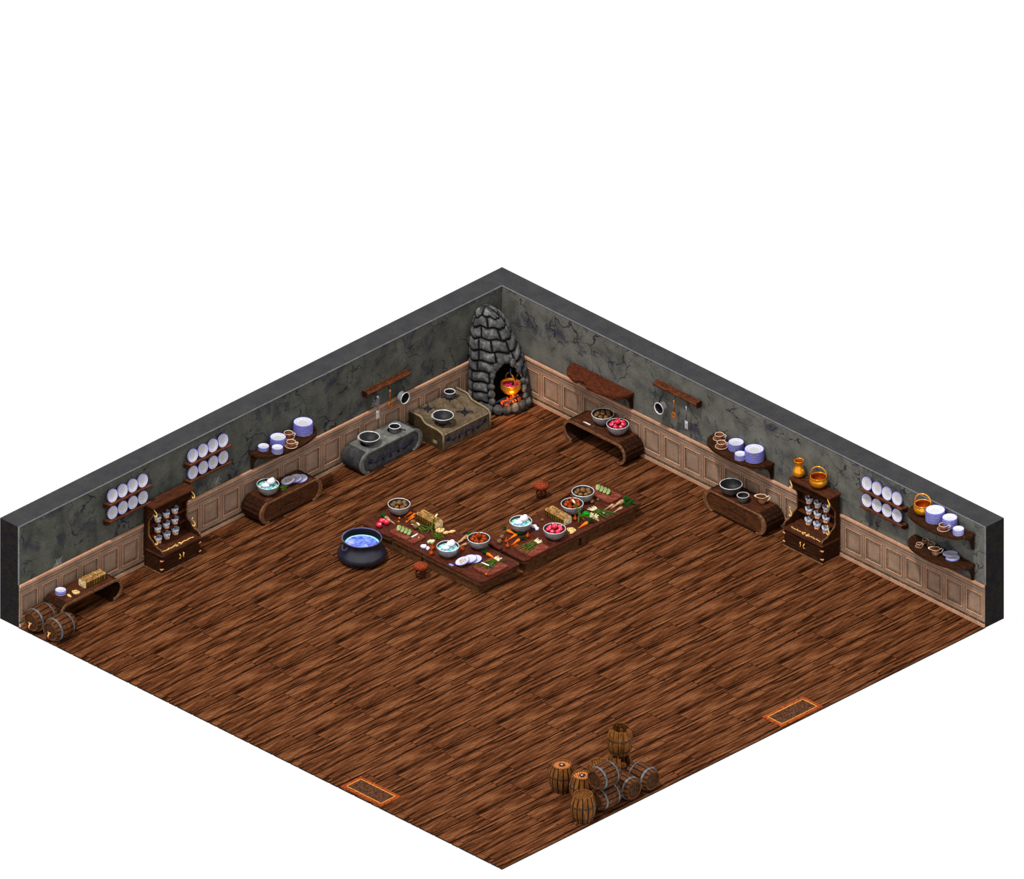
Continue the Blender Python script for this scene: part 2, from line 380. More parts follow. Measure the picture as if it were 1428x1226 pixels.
def tag(o, label, cat, group=None, kind=None):
    if label: o['label'] = label
    if cat: o['category'] = cat
    if group: o['group'] = group
    if kind: o['kind'] = kind
    return o
def empty(name, loc=(0, 0, 0), rz=0):
    o = bpy.data.objects.new(name, None); o.empty_display_size = .05; C.objects.link(o)
    o.location = loc; o.rotation_euler = (0, 0, rz); return o
def copy_tree(o, parent=None):
    c = o.copy(); C.objects.link(c)
    if parent: c.parent = parent
    for ch in list(o.children): copy_tree(ch, c)
    return c
_used = {}
def spawn(key, maker, loc, rz=0, label=None, cat=None, group=None, scale=None, rot=None):
    """first call builds the thing, later calls copy it with its parts"""
    if key not in _used: o = _used[key] = maker()
    else: o = copy_tree(_used[key])
    o.location = loc; o.rotation_euler = rot if rot else (0, 0, rz)
    if scale: o.scale = scale
    for k in ('label', 'category', 'group'):
        if k in o: del o[k]
    return tag(o, label, cat, group)
def struct(o): o['kind'] = 'structure'; return o
LW, RW = PI/2, 0.0                 # facing of things on the left and the right wall

# ------------------------------------------------------------------ floor
def build_floor():
    P = L/6; PY = L*5/24; rnd = random.Random(3)
    bounds = [.368, .852, 1.088, 1.558, 2.014, 2.265, .368+P]
    joints = [[1.21, 2.53], [.184], [1.94], [.144], [.434, 2.37], [.80, 2.63]]
    me = bpy.data.meshes.new('floor'); vs = []; fs = []; uv = []
    gx, gy = .017, .005
    def quad(x0, x1, y0, y1, u0, v0):
        X0, X1, Y0_, Y1 = max(x0, 0), min(x1, L), max(y0, -L), min(y1, 0)
        if X1-X0 < .004 or Y1-Y0_ < .004: return
        b = len(vs)
        for z in (0, -.03):
            vs.extend([(X0, Y0_, z), (X1, Y0_, z), (X1, Y1, z), (X0, Y1, z)])
        fs.append((b, b+1, b+2, b+3))
        q = [(u0+X0-x0, v0+Y0_-y0), (u0+X1-x0, v0+Y0_-y0), (u0+X1-x0, v0+Y1-y0), (u0+X0-x0, v0+Y1-y0)]
        uv.extend(q)
        for i in range(4):
            j = (i+1) % 4; fs.append((b+i, b+4+i, b+4+j, b+j)); uv.extend([q[i], q[i], q[j], q[j]])
    for i in range(-1, 7):
        for s in range(6):
            x0 = i*P+bounds[s]+gx; x1 = i*P+bounds[s+1]-gx*.6
            if x1 < 0 or x0 > L: continue
            for j in range(-1, 6):
                js = [q - L + j*PY for q in joints[s]]
                js.append(js[0]+PY)
                for k in range(len(js)-1):
                    quad(x0, x1, js[k]+gy, js[k+1]-gy, s*3.1+k*19.7, s*5.3)
    me.from_pydata(vs, [], fs)
    ul = me.uv_layers.new(name='UVMap')
    for i, q in enumerate(uv): ul.data[i].uv = q
    me.materials.append(M['floor'])
    me.materials.append(M['subfloor'])
    b = len(me.vertices)
    o = bpy.data.objects.new('floor', me); C.objects.link(o); struct(o)
    for p in me.polygons:
        if abs(p.normal.z) < .5: p.material_index = 1
    s = MB().box(-.01, L-.02, -L+.02, .01, -.032, -.020); s2 = s.build('floor_bed', 'subfloor', o)
    return o
build_floor()

# ------------------------------------------------------------------ walls
def wall(name, side):
    b = MB()
    if side == 'left':
        b.box(-T, 0, -L, T, -.02, H)
    else: b.box(0, L, 0, T, -.02, H)
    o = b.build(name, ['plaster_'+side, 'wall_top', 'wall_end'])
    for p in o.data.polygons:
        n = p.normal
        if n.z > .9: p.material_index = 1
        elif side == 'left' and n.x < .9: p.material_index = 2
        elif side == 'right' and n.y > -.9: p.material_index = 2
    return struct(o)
wall('wall_left', 'left'); wall('wall_right', 'right')
# pale strips, a painted highlight along the inner top edges and down the ends
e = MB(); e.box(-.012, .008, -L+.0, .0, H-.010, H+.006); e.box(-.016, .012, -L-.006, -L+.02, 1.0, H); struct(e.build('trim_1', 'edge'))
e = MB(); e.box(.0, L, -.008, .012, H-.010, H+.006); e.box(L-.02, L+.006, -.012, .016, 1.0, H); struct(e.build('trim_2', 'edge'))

def wainscot(name, bname, side):
    n = 24; p = L/n
    mx = Matrix.Rotation(PI/2, 4, 'Z') @ Matrix.Translation((-L, 0, 0)) if side == 'left' else Matrix.Identity(4)
    b = MB(mx)
    # backing, groove shade put into its dark colour
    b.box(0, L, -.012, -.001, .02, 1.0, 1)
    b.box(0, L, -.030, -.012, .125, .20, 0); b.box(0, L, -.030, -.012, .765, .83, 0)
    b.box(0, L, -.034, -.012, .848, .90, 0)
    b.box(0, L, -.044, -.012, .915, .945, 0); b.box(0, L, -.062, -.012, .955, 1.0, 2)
    for i in range(n+1):
        x = i*p; b.box(max(0, x-.034), min(L, x+.034), -.030, -.012, .20, .765, 0)
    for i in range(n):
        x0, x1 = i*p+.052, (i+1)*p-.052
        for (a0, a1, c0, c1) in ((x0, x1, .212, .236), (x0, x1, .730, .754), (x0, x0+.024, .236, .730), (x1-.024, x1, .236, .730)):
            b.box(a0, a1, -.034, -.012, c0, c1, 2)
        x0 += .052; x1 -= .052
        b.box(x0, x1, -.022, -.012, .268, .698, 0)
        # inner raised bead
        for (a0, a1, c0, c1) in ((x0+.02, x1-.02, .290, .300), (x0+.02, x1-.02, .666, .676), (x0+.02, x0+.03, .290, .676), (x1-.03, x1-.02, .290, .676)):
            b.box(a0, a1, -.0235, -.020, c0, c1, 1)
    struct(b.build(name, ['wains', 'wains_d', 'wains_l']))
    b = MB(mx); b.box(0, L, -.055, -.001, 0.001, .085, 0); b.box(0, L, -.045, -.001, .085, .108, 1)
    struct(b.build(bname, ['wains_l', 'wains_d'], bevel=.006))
wainscot('trim_3', 'baseboard_left', 'left'); wainscot('trim_4', 'baseboard_right', 'right')

# ------------------------------------------------------------------ scroll-ended counters
HF, RC = .66, .25
def stadium(R, inset_foot=.0, n=14, rid=0, top=True):
    """outline from the left foot round the left end, over the top and down the right end (x, z)"""
    pts = []
    for k in range(n*2+1):
        a = math.radians(-90 - k*180/(n*2)); rr = R
        if rid: rr = R - rid*(1-abs(math.sin(k*PI/4)))**2
        pts.append((-HF + rr*math.cos(a), RC + rr*math.sin(a)))
    return pts + [(-x, z) for x, z in reversed(pts)]
def spiral(cx, cz, r0, r1, turns, a0, n=18, y=0):
    return [(cx+(r0+(r1-r0)*k/n)*math.cos(a0+turns*2*PI*k/n), y, cz+(r0+(r1-r0)*k/n)*math.sin(a0+turns*2*PI*k/n)) for k in range(n+1)]
def scrollwork(y, z, half, parent):
    b = MB(); r = .015
    b.tube([(-half+.05, y, z-.03), (-half*.5, y, z-.02), (0, y, z), (half*.5, y, z-.02), (half-.05, y, z-.03)], r)
    for s in (-1, 1):
        b.tube([(s*p[0], p[1], p[2]) for p in spiral(half-.02, z+.03, .055, .018, 1.2, -PI/2, y=y)], r)
        b.tube([(s*half*.72, y, z-.07), (s*half*.62, y, z-.09), (s*half*.58, y, z-.04), (s*half*.60, y, z+.03)], r*.8)
        b.tube([(s*half*.82, y, z+.02), (s*half*.75, y, z-.05), (s*half*.68, y, z-.07)], r*.8)
        b.tube([(s*half*.36, y, z-.10), (s*half*.36, y, z+.07)], r)
        b.tube([(s*half*.36-.03, y, z-.09), (s*half*.36+.03, y, z-.09)], r*.8)
    b.tube([(0, y, z-.12), (0, y, z+.10)], r); b.tube([(-.035, y, z-.10), (.035, y, z-.10)], r*.8)
    o = b.build('iron_scrollwork', 'navyiron', parent, smooth=True); return o
D0, D1 = -.075, -.64
def make_bench():
    r = empty('bench')
    out = stadium(RC, rid=.02); inn = stadium(RC-.055)
    n = len(out)//2
    b = MB(); b.strip(out, inn, 'y', D0, D1+.03)
    o = b.build('scroll_body', ['stave', 'twood'], r, smooth='auto')
    for p in o.data.polygons:
        if p.normal.z > .98 and p.center.z > .48 and abs(p.center.x) < .5: p.material_index = 1
    b = MB(); b.strip(stadium(RC+.004), stadium(RC-.06), 'y', D1+.03, D1); b.build('front_moulding', 'lip', r, smooth='auto', bevel=.006)
    MB().box(-HF-.03, HF+.03, D0, D1+.012, .497, .506).build('top_board', 'twood', r, bevel=.003)
    # rolled feet
    for s in (-1, 1):
        MB().box(min(s*.60, s*.74), max(s*.60, s*.74), D0, D1+.01, .001, .03).build('foot', 'stave', r, bevel=.006)
    return r
def inner_outline(n):
    h = n//2; pts = []
    for k in range(h):
        a = math.radians(-90-k*180/(h-1)); pts.append((-HF+.03+.175*math.cos(a), RC+.212*math.sin(a)))
    return pts + [(-x, z) for x, z in reversed(pts)]
def body_closed(r, shell, moulding, panel, topm, rid=.02):
    b = MB(); poly = stadium(RC, rid=rid); b.prism(poly, 'y', D0, D1+.05)
    b.build('carcass', shell, r, smooth='auto')
    o = stadium(RC+.004); i = inner_outline(len(o))
    b = MB(); b.strip(o, i, 'y', D1+.05, D1); b.build('front_moulding', moulding, r, smooth='auto', bevel=.008)
    MB().box(-HF-.03, HF+.03, D0, D1+.012, .497, .506).build('top_board', topm, r, bevel=.003)
    MB().box(-.60, .60, D1+.02, D1+.05, .002, .06).build('plinth', panel, r, bevel=.003)
def door_poly(s):
    R = .207; pts = [(-.285, RC+R)]
    for k in range(17):
        a = math.radians(90+k*180/16); pts.append((-HF+.03+.17*math.cos(a), RC+R*math.sin(a)))
    pts.append((-.285, RC-R)); return [(s*x*-1 if s > 0 else x, z) for x, z in pts]
def make_sideboard():
    r = empty('sideboard'); body_closed(r, 'stave', 'lip', 'stave', 'twood')
    for s in (-1, 1):
        d = MB().prism(door_poly(s), 'y', D1+.052, D1+.022).build('door', 'doorwood', r, bevel=.004)
        b = MB(); b.tube([(s*.34-.03, D1+.012, .27), (s*.34-.015, D1+.004, .262), (s*.34+.015, D1+.004, .262), (s*.34+.03, D1+.012, .27)], .006, 6)
        b.build('handle', 'iron', d)
    for z0, z1 in ((.05, .240), (.258, .452)):
        d = MB().box(-.275, .275, D1+.052, D1+.018, z0, z1).build('drawer', 'doorwood', r, bevel=.004)
        z = (z0+z1)/2; b = MB(); b.tube([(-.04, D1+.015, z+.01), (-.02, D1+.006, z-.004), (.02, D1+.006, z-.004), (.04, D1+.015, z+.01)], .006, 6); b.build('handle', 'iron', d)
    return r
def make_stone_counter():
    r = empty('stone_counter'); body_closed(r, 'stone_d', 'stone_l', 'stone_d', 'stone_l', rid=0)
    MB().prism(stadium(RC-.06), 'y', D1+.052, D1+.03).build('front_panel', 'stone', r)
    scrollwork(D1+.018, .24, .62, r)
    # two hob wells
    for x in (-.42, .36): MB().lathe([(.02, .506), (.13, .506), (.14, .512), (.15, .506)], 20, c=(x, -.34, 0)).build('hob', 'stone', r, smooth=True)
    return r

spawn('bench', make_bench, (3.33, 0, 0), RW, 'dark wooden bench with rolled ends on the right wall, holding two bowls and a knife', 'bench')
spawn('bench', make_bench, (0, -12.655, 0), LW, 'dark wooden bench with rolled ends behind the tapped barrels, holding a loaf', 'bench')
spawn('side', make_sideboard, (0, -6.80, 0), LW, 'dark rounded wooden sideboard with drawers against the left wall, under the shelf of crockery', 'sideboard')
spawn('side', make_sideboard, (7.43, 0, 0), RW, 'dark rounded wooden sideboard with drawers against the right wall, left of the dresser', 'sideboard')
sc_ = spawn('stonec', make_stone_counter, (0, -3.87, 0), LW, 'grey stone scroll-ended counter with black iron scrollwork, left of the brown stove', 'counter')

# ------------------------------------------------------------------ stove
def make_stove():
    r = empty('stove', (0, -2.09, 0), LW)
    prof = [(-.075, .001), (-.075, .52), (-.36, .52), (-.41, .505), (-.45, .455), (-.50, .425), (-.56, .41), (-.90, .395), (-.98, .375), (-1.03, .33), (-1.035, .27), (-1.035, .001)]
    MB().prism(prof, 'x', -.67, .67).build('hob_body', 'bstone', r, smooth='auto')
    rim = [(-.07, .001), (-.07, .55), (-.37, .55), (-.43, .53), (-.475, .475), (-.52, .45), (-.58, .438), (-.90, .425), (-1.0, .40), (-1.055, .35), (-1.06, .28), (-1.06, .001)]
    for s in (-1, 1):
        a, b_ = (.67, .70) if s > 0 else (-.70, -.67)
        p = MB().prism(rim, 'x', a, b_).build('side_slab', 'bstone_d', r, smooth='auto')
        inn = [(x*1.0, z-.028) for x, z in rim[1:-1]]
        pth = rim[1:]
        b = MB(); x = (a+b_)/2; b.tube([(x, q[0], q[1]) for q in pth], .021, 8); b.build('edge_roll', 'bstone_l', p, smooth=True)
    b = MB(); b.box(-.712, -.70, -.90, -.78, .10, .17); b.build('ash_door', 'bstone_l', r, bevel=.003)
    for (x, y, z) in ((-.32, -.24, .52), (.32, -.24, .52), (-.40, -.76, .402), (.26, -.74, .402)):
        b = MB(); b.lathe([(.0, 0), (.075, 0), (.085, .012), (.075, .018), (0, .018)], 14, c=(x, y, z))
        for k in range(4):
            a = PI/4+k*PI/2; dx, dy = math.cos(a), math.sin(a)
            b.tube([(x+dx*.04, y+dy*.04, z+.02), (x+dx*.12, y+dy*.12, z+.035), (x+dx*.16, y+dy*.16, z+.03), (x+dx*.165, y+dy*.165, z+.004)], .012, 6)
        b.build('trivet', 'iron', r)
    scrollwork(-1.045, .20, .55, r)
    MB().box(-.66, .66, -1.045, -1.03, .33, .35).build('ledge', 'bstone_l', r, bevel=.004)
    return tag(r, 'brown stone stove with four iron trivets, left of the stone hearth', 'stove')
make_stove()

# ------------------------------------------------------------------ stone hearth in the corner
LV = [(0, 697, .70), (.10, 696, .685), (.3, 695, .665), (.55, 694, .645), (.8, 692.5, .616), (1.05, 690.5, .575), (1.3, 688, .52), (1.55, 685.5, .46), (1.75, 683, .40), (1.9, 681.3, .345), (2.02, 680, .285), (2.12, 678.5, .21), (2.18, 677.5, .13), (2.21, 677, .02)]
def hearth_cr(z):
    for i in range(len(LV)-1):
        if LV[i][0] <= z <= LV[i+1][0]:
            t = (z-LV[i][0])/(LV[i+1][0]-LV[i][0]); sx = LV[i][1]*(1-t)+LV[i+1][1]*t; r = LV[i][2]*(1-t)+LV[i+1][2]*t; break
    else: sx, r = LV[-1][1:]
    s = (sx-700)/A; d = .78
    return (s+d)/2, (s-d)/2, r
def hearth_pt(phi, z, off=0):
    cx, cy, r = hearth_cr(z); r += off
    return Vector((max(.075 if z < 1.02 else .012, cx+r*math.cos(phi)), min(-.075 if z < 1.02 else -.012, cy+r*math.sin(phi)), z))
def build_hearth():
    r = empty('hearth', (.35, -.41, 0)); inv = Matrix.Translation((-.35, .41, 0))
    rnd = random.Random(11)
    NP, NZ = 260, 190
    rows = [0, .20, .43, .66, .90, 1.13, 1.36, 1.62, 1.86, 2.06, 2.22]
    PH = math.radians(-22.5)              # direction the mouth faces
    seams = []
    for i in range(len(rows)-1):
        _, _, rr = hearth_cr((rows[i]+rows[i+1])/2)
        n = max(4, int(2*PI*rr/.37)); off = rnd.random()
        seams.append([(k+off+rnd.uniform(-.16, .16))/n*2*PI for k in range(n)])
    def stone(phi, z):
        zz = z + .035*math.sin(phi*3.1+1)+.02*math.sin(phi*7.3); zz = max(0, min(2.2, zz))
        i = max(k for k in range(len(rows)-1) if rows[k] <= zz)
        _, _, rr = hearth_cr(z)
        dz = min(zz-rows[i], rows[i+1]-zz)
        p = phi % (2*PI); best = 9; idx = 0
        for k, q in enumerate(seams[i]):
            d = abs((p-q+PI) % (2*PI)-PI)*rr
            if d < best: best = d
            if ((p-q) % (2*PI)) < ((p-seams[i][idx]) % (2*PI)): idx = k
        d = min(dz, best)
        return d, (i*7+idx*3) % 11/11
    HW = math.radians(30)
    def mouth(phi, z):
        dp = (phi-PH+PI) % (2*PI)-PI
        if z < .24: return False
        if z < .62: return abs(dp) < HW
        return (dp/HW)**2+((z-.62)/.50)**2 < 1
    vs = []; st = []; rn = []
    for j in range(NZ+1):
        z = 2.21*j/NZ
        for k in range(NP):
            phi = 2*PI*k/NP; d, q = stone(phi, z)
            h = 1-math.exp(-d/.045); off = .075*h - .045
            vs.append(hearth_pt(phi, z, off)); st.append(min(1, d/.09)); rn.append(q)
    fs = []
    for j in range(NZ):
        for k in range(NP):
            phi = 2*PI*(k+.5)/NP; z = 2.21*(j+.5)/NZ
            if mouth(phi, z): continue
            k2 = (k+1) % NP; fs.append((j*NP+k, j*NP+k2, (j+1)*NP+k2, (j+1)*NP+k))
    me = bpy.data.meshes.new('chimney'); me.from_pydata([tuple(inv @ v) for v in vs], [], fs)
    a1 = me.attributes.new('st', 'FLOAT', 'POINT'); a1.data.foreach_set('value', st)
    a2 = me.attributes.new('rn', 'FLOAT', 'POINT'); a2.data.foreach_set('value', rn)
    me.materials.append(M['hearth'])
    for p in me.polygons: p.use_smooth = True
    o = bpy.data.objects.new('chimney', me); C.objects.link(o); o.parent = r
    # firebox: soot-black cave behind the mouth
    b = MB(inv); n = 16; pr = []
    cx, cy, _ = hearth_cr(.5)
    b2 = []
    for j in range(13):
        z = .22+.92*j/12
        hw = HW*1.06 if z < .62 else HW*1.06*math.sqrt(max(0.0, 1-((z-.62)/.53)**2))
        row = []
        for k in range(n+1):
            t = -1+2*k/n; ph = PH+hw*t; p = hearth_pt(ph, z, -.0)
            depth = .42*(1-t*t)**.5*(1 if z < .62 else max(.12, math.sqrt(max(0, 1-((z-.62)/.53)**2))))
            row.append(p - Vector((math.cos(PH), math.sin(PH), 0))*depth)
        b2 += row
    fs = [(j*(n+1)+k, j*(n+1)+k+1, (j+1)*(n+1)+k+1, (j+1)*(n+1)+k) for j in range(12) for k in range(n)]
    fs.append(tuple(range(n+1)))
    b.add(b2, fs); b.build('firebox', 'black', r, smooth=True)
    # arch stones round the mouth, one mesh
    b = MB(inv); rr = random.Random(5); pos = []
    for z in (.30, .47, .64): pos += [(PH-HW*1.13, z), (PH+HW*1.13, z)]
    for a in (28, 55, 80, 103, 128, 153):
        a = math.radians(a); pos.append((PH+HW*1.10*math.cos(a), .64+.56*math.sin(a)))
    vals = []
    for ph, z in pos:
        p = hearth_pt(ph, z, .0); R = Matrix.Rotation(ph, 3, 'Z')
        b = MB(inv); b.ball(p, .065, .08*rr.uniform(.8, 1.15), .085*rr.uniform(.8, 1.15), 12, 8, .14, rr, R)
        o = b.build('arch_stone', 'hearth', r, smooth=True, sub=1)
        a1 = o.data.attributes.new('st', 'FLOAT', 'POINT'); a1.data.foreach_set('value', [1.0]*len(o.data.vertices))
        a1 = o.data.attributes.new('rn', 'FLOAT', 'POINT'); a1.data.foreach_set('value', [rr.uniform(.4, 1.3)]*len(o.data.vertices))
    # low kerb of stones at the foot
    b = MB(inv); vals = []
    for k in range(7):
        ph = math.radians(-78+k*15.5); p = hearth_pt(ph, .13, .0); R = Matrix.Rotation(ph, 3, 'Z')
        b = MB(inv); b.ball((p.x, p.y, .125), .10, .105, .125, 14, 10, .07, rr, R)
        o = b.build('kerb_stone', 'hearth', r, smooth=True, sub=1)
        a1 = o.data.attributes.new('st', 'FLOAT', 'POINT'); a1.data.foreach_set('value', [1.0]*len(o.data.vertices))
        a1 = o.data.attributes.new('rn', 'FLOAT', 'POINT'); a1.data.foreach_set('value', [rr.uniform(.4, 1.3)]*len(o.data.vertices))
    # hook that the pot hangs from
    return tag(r, 'beehive hearth and chimney of dark grey fieldstones in the far corner', 'fireplace')
build_hearth()
# embers, bars and hanging pot
def fire():
    rr = random.Random(4)
    c = Vector((*G(716, 561, .27), .0)); c.z = 0
    b = MB()
    for k in range(60):
        u = rr.uniform(-.26, .24); v = rr.uniform(-.10, .10)
        p = c + Vector((-.1, 0, 0)) + Vector((.0, 1, 0))*u*.9 + Vector((1, 0, 0))*v
        b.ball((p.x, p.y, .26+rr.uniform(0, .05)), .03, .026, .024, 7, 5, .2, rr)
    o = b.build('glowing_embers', 'ember', smooth=False); tag(o, 'heap of glowing red and orange embers inside the stone hearth', 'embers', kind='stuff')
    for s, z in ((-1, .3), (1, .34)):
        x, y = c.x-.1+s*.1, c.y
        o = MB().tube([(x, y-.3, z), (x, y+.28, z+.02)], .018, 8).build('fire_iron', 'navyiron', smooth=True)
        tag(o, 'blue-black iron bar across the embers, '+('nearer the room' if s > 0 else 'deeper in the hearth'), 'fire iron')
fire()
_fl = bpy.data.lights.new('fire_glow', 'POINT'); _flo = bpy.data.objects.new('fire_glow', _fl); C.objects.link(_flo)
_fl.energy = 6; _fl.color = (1, .5, .16); _fl.shadow_soft_size = .12; _x, _y = G(716, 561, .27); _flo.location = (_x+.12, _y-.12, .36)
def hanging_pot():
    x, y = G(712, 544, .46)
    r = empty('cooking_pot', (x, y, .385)); r.scale = (1.12, 1.12, 1.08)
    b = MB(); b.lathe([(.0, .0), (.07, .005), (.14, .045), (.185, .11), (.195, .17), (.18, .215), (.19, .235), (.18, .24), (.165, .22), (.17, .17), (.15, .15)], 28)
    b.build('pot_body', 'gold', r, smooth=True)
    MB().lathe([(0, .182), (.10, .186), (.173, .18)], 24).build('stew', 'stew', r, smooth=True)
    for s in (-1, 1):
        MB().tube([(s*.17, -s*.05, .20), (s*.175, -s*.05, .30), (s*.12, -s*.035, .38), (s*.05, -s*.015, .43)], .013, 8).build('bail_handle', 'spoonwood', r, smooth=True)
    b = MB(); b.tube([(0, 0, .55), (0, 0, .42), (.02, 0, .39), (0, 0, .375), (-.02, 0, .39)], .014, 8); b.tube([(-.05, .015, .43), (.05, -.015, .43)], .010, 6); b.build('pot_hook', 'navyiron', r, smooth=True)
    tag(r, 'glowing gold cooking pot of red stew hanging in the hearth', 'pot')
    o = MB().tube([(x+.02, y+.02, .585), (x+.12, y+.06, .80), (x+.145, y+.07, .86)], [.016, .016, .022], 8).build('stirring_spoon', 'rwood', smooth=True)
    tag(o, 'wooden stirring stick standing in the pot of stew', 'spoon')
hanging_pot()

# ------------------------------------------------------------------ dressers
def scroll_orn(x, y, z, s, mb):
    mb.tube([(x, y-.012, z+.10), (x-s*.018, y-.022, z+.115), (x-s*.03, y-.018, z+.10), (x-s*.012, y-.02, z+.06), (x+s*.02, y-.022, z+.02), (x+s*.03, y-.03, z-.02),
             (x+s*.008, y-.034, z-.045), (x-s*.02, y-.028, z-.03), (x-s*.012, y-.022, z-.012)], [.008, .010, .009, .009, .011, .012, .012, .010, .007], 7)
def make_dresser():
    r = empty('dresser'); W = .58; B = -.065
    MB().box(-W+.015, W-.015, -.56, B, .03, .42).build('base_cabinet', 'dwood', r, bevel=.004)
    MB().box(-W, W, -.585, B, .0, .03).build('plinth', 'lip', r, bevel=.006)
    b = MB(); b.box(-W-.01, W+.01, -.60, B, .42, .45); b.box(-W, W, -.585, B, .45, .47); b.build('deck', 'twood', r, bevel=.008)
    for s in (-1, 1):
        d = MB().box(min(s*.005, s*.55), max(s*.005, s*.55), -.575, -.56, .05, .40).build('door', 'dwood', r, bevel=.004)
        MB().tube([(s*.05, -.578, .30), (s*.06, -.60, .29), (s*.035, -.605, .25), (s*.05, -.60, .20), (s*.065, -.58, .19)], [.010, .013, .010, .013, .010], 7).build('handle', 'brass', d, smooth=True)
        for z in (.12, .32):
            b = MB(); b.ball((s*.56, -.575, z), .035, .012, .018, 10, 6); b.ball((s*.525, -.58, z), .014, .012, .012, 8, 6)
            b.ball((s*.572, -.555, z), .012, .03, .018, 10, 6); b.build('hinge', 'brass2', r, smooth=True)
        prof = [(B, .47), (B, 1.46), (-.335, 1.46), (-.335, 1.36), (-.29, 1.27), (-.20, 1.16), (-.185, 1.10), (-.185, .80), (-.22, .74), (-.31, .69), (-.36, .62), (-.44, .585), (-.53, .57), (-.565, .54), (-.57, .47)]
        a, c = (W-.045, W-.005) if s > 0 else (-W+.005, -W+.045)
        p = MB().prism(prof, 'x', a, c).build('side_panel', 'dwood', r, bevel=.004)
        MB().tube([((a+c)/2, q[0], q[1]) for q in prof[3:]], .017, 6).build('edge_moulding', 'lip', p, smooth=True)
        b = MB(Matrix.Translation((s*(W-.03), -.345, 1.36)) @ Matrix.Scale(1.3, 4)); scroll_orn(0, 0, 0, 1, b); b.build('scroll_ornament', 'brass', r, smooth=True)
        b = MB(Matrix.Translation((s*(W-.03), -.36, .70)) @ Matrix.Scale(1.3, 4)); scroll_orn(0, 0, 0, 1, b); b.build('scroll_ornament', 'brass', r, smooth=True)
    MB().box(-W+.04, W-.04, -.08, B, .47, 1.46).build('back_panel', 'dwood', r)
    for z in (.72, .97): MB().box(-W+.045, W-.045, -.19, -.08, z-.025, z).build('shelf', 'rwood', r, bevel=.004)
    b = MB(); b.box(-W-.012, W+.012, -.36, B, 1.46, 1.49); b.box(-W-.03, W+.03, -.385, B, 1.49, 1.53); b.build('top_board', 'twood', r, bevel=.008)
    b = MB(); b.box(-W+.045, W-.045, -.325, -.305, 1.30, 1.46)
    for row in range(3):
        for k in range(22):
            x = -W+.07+k*(2*W-.14)/21; b.box(x-.015, x+.015, -.335-.004*row, -.325, 1.315+row*.045, 1.345+row*.045)
    b.build('dentil_frieze', 'dwood', r)
    b = MB(); z = .472; b.tube([(-.43, -.49, z), (.43, -.49, z)], .003, 4)
    for k in range(-8, 9):
        if abs(k) < 2: continue
        x = k*.052; y = -.49+.012*math.sin(k*2.2)
        b.tube([(x-.02, y+.012, z), (x-.006, y-.01, z+.002), (x+.01, y+.008, z+.002), (x+.024, y-.006, z)], .006, 5)
    for s in (-1, 1):
        b.tube([(s*(.05+.035*math.cos(t)), -.49+.04*math.sin(t), z) for t in [i*.45-2.2 for i in range(11)]], .007, 5)
        b.tube([(s*.03, -.50, z), (s*.05, -.485, z), (s*.06, -.50, z)], .006, 5)
    b.build('scroll_inlay', 'brass', r)
    return r
spawn('dresser', make_dresser, (0, -9.97, 0), LW, 'tall dark wooden dresser with nine mugs and an empty top, against the left wall', 'dresser')
spawn('dresser', make_dresser, (9.385, 0, 0), RW, 'tall dark wooden dresser with gold jug and pot on top, against the right wall', 'dresser')
def make_mug():
    r = empty('mug')
    MB().lathe([(0, .018), (.052, .018), (.064, .04), (.080, .09), (.090, .145), (.084, .145), (.070, .09), (.05, .045), (0, .04)], 18).build('cup_body', 'mugc', r, smooth=True)
    b = MB(); b.lathe([(0, 0), (.050, 0), (.066, .014), (.066, .034), (.058, .042), (0, .042)], 14)
    for k in range(3): a = -PI/2+(k-1)*.9; b.ball((.056*math.cos(a), .056*math.sin(a), .012), .016, .016, .012, 8, 5)
    b.build('gold_foot', 'brass2', r, smooth=True)
    return r
RN = ['top', 'middle', 'bottom']; CN = ['left', 'middle', 'right']
for side, cx, rz in (('left', -9.97, LW), ('right', 9.385, RW)):
    for ri, z in enumerate((.971, .721, .473)):
        for ci, dx in enumerate((-.25, 0, .25)):
            dd = -.135 if ri < 2 else -.15
            loc = (cx+dx, dd, z) if side == 'right' else (-dd, cx+dx, z)
            spawn('mug', make_mug, loc, rz, 'blue and white gold-footed mug, %s row %s, on the %s-wall dresser' % (RN[ri], CN[ci], side), 'mug', 'mugs on the %s dresser' % side)

# ------------------------------------------------------------------ plates
def make_plate():
    b = MB(); b.lathe([(0, .45), (.50, .45), (.58, .55), (.88, .86), (.97, .97), (1, .86)], 36, mi=0)
    b.lathe([(1, .86), (1, .64)], 36, mi=2)
    b.lathe([(1, .64), (.985, .22), (.6, .03), (.55, 0), (0, 0)], 36, mi=1)
    return b.build('plate', ['plate', 'plate_under', 'plate_blue'], None, smooth=True)
ORD = ['topmost', 'second from top', 'third from top', 'fourth from top', 'fifth from top', 'lowest']
def clear(x, y, r):
    return (max(x, r) if y < -.6 else x), (min(y, -r) if x > .6 else y)
def stack(px, py, z, r, n, where, pitch=.043, th=None):
    x, y = G(px, py, z)
    if z > 1: x, y = clear(x, y, r+.008)
    for k in range(n):
        i = n-1-k; o_ = 'lowest' if i == n-1 else ORD[i]
        spawn('plate', make_plate, (x, y, z+.001+k*pitch), 0, 'blue-rimmed white plate, %s of the %s' % (o_, where), 'plate', 'plates in the '+where, scale=(r, r, pitch*1.12))
    return x, y
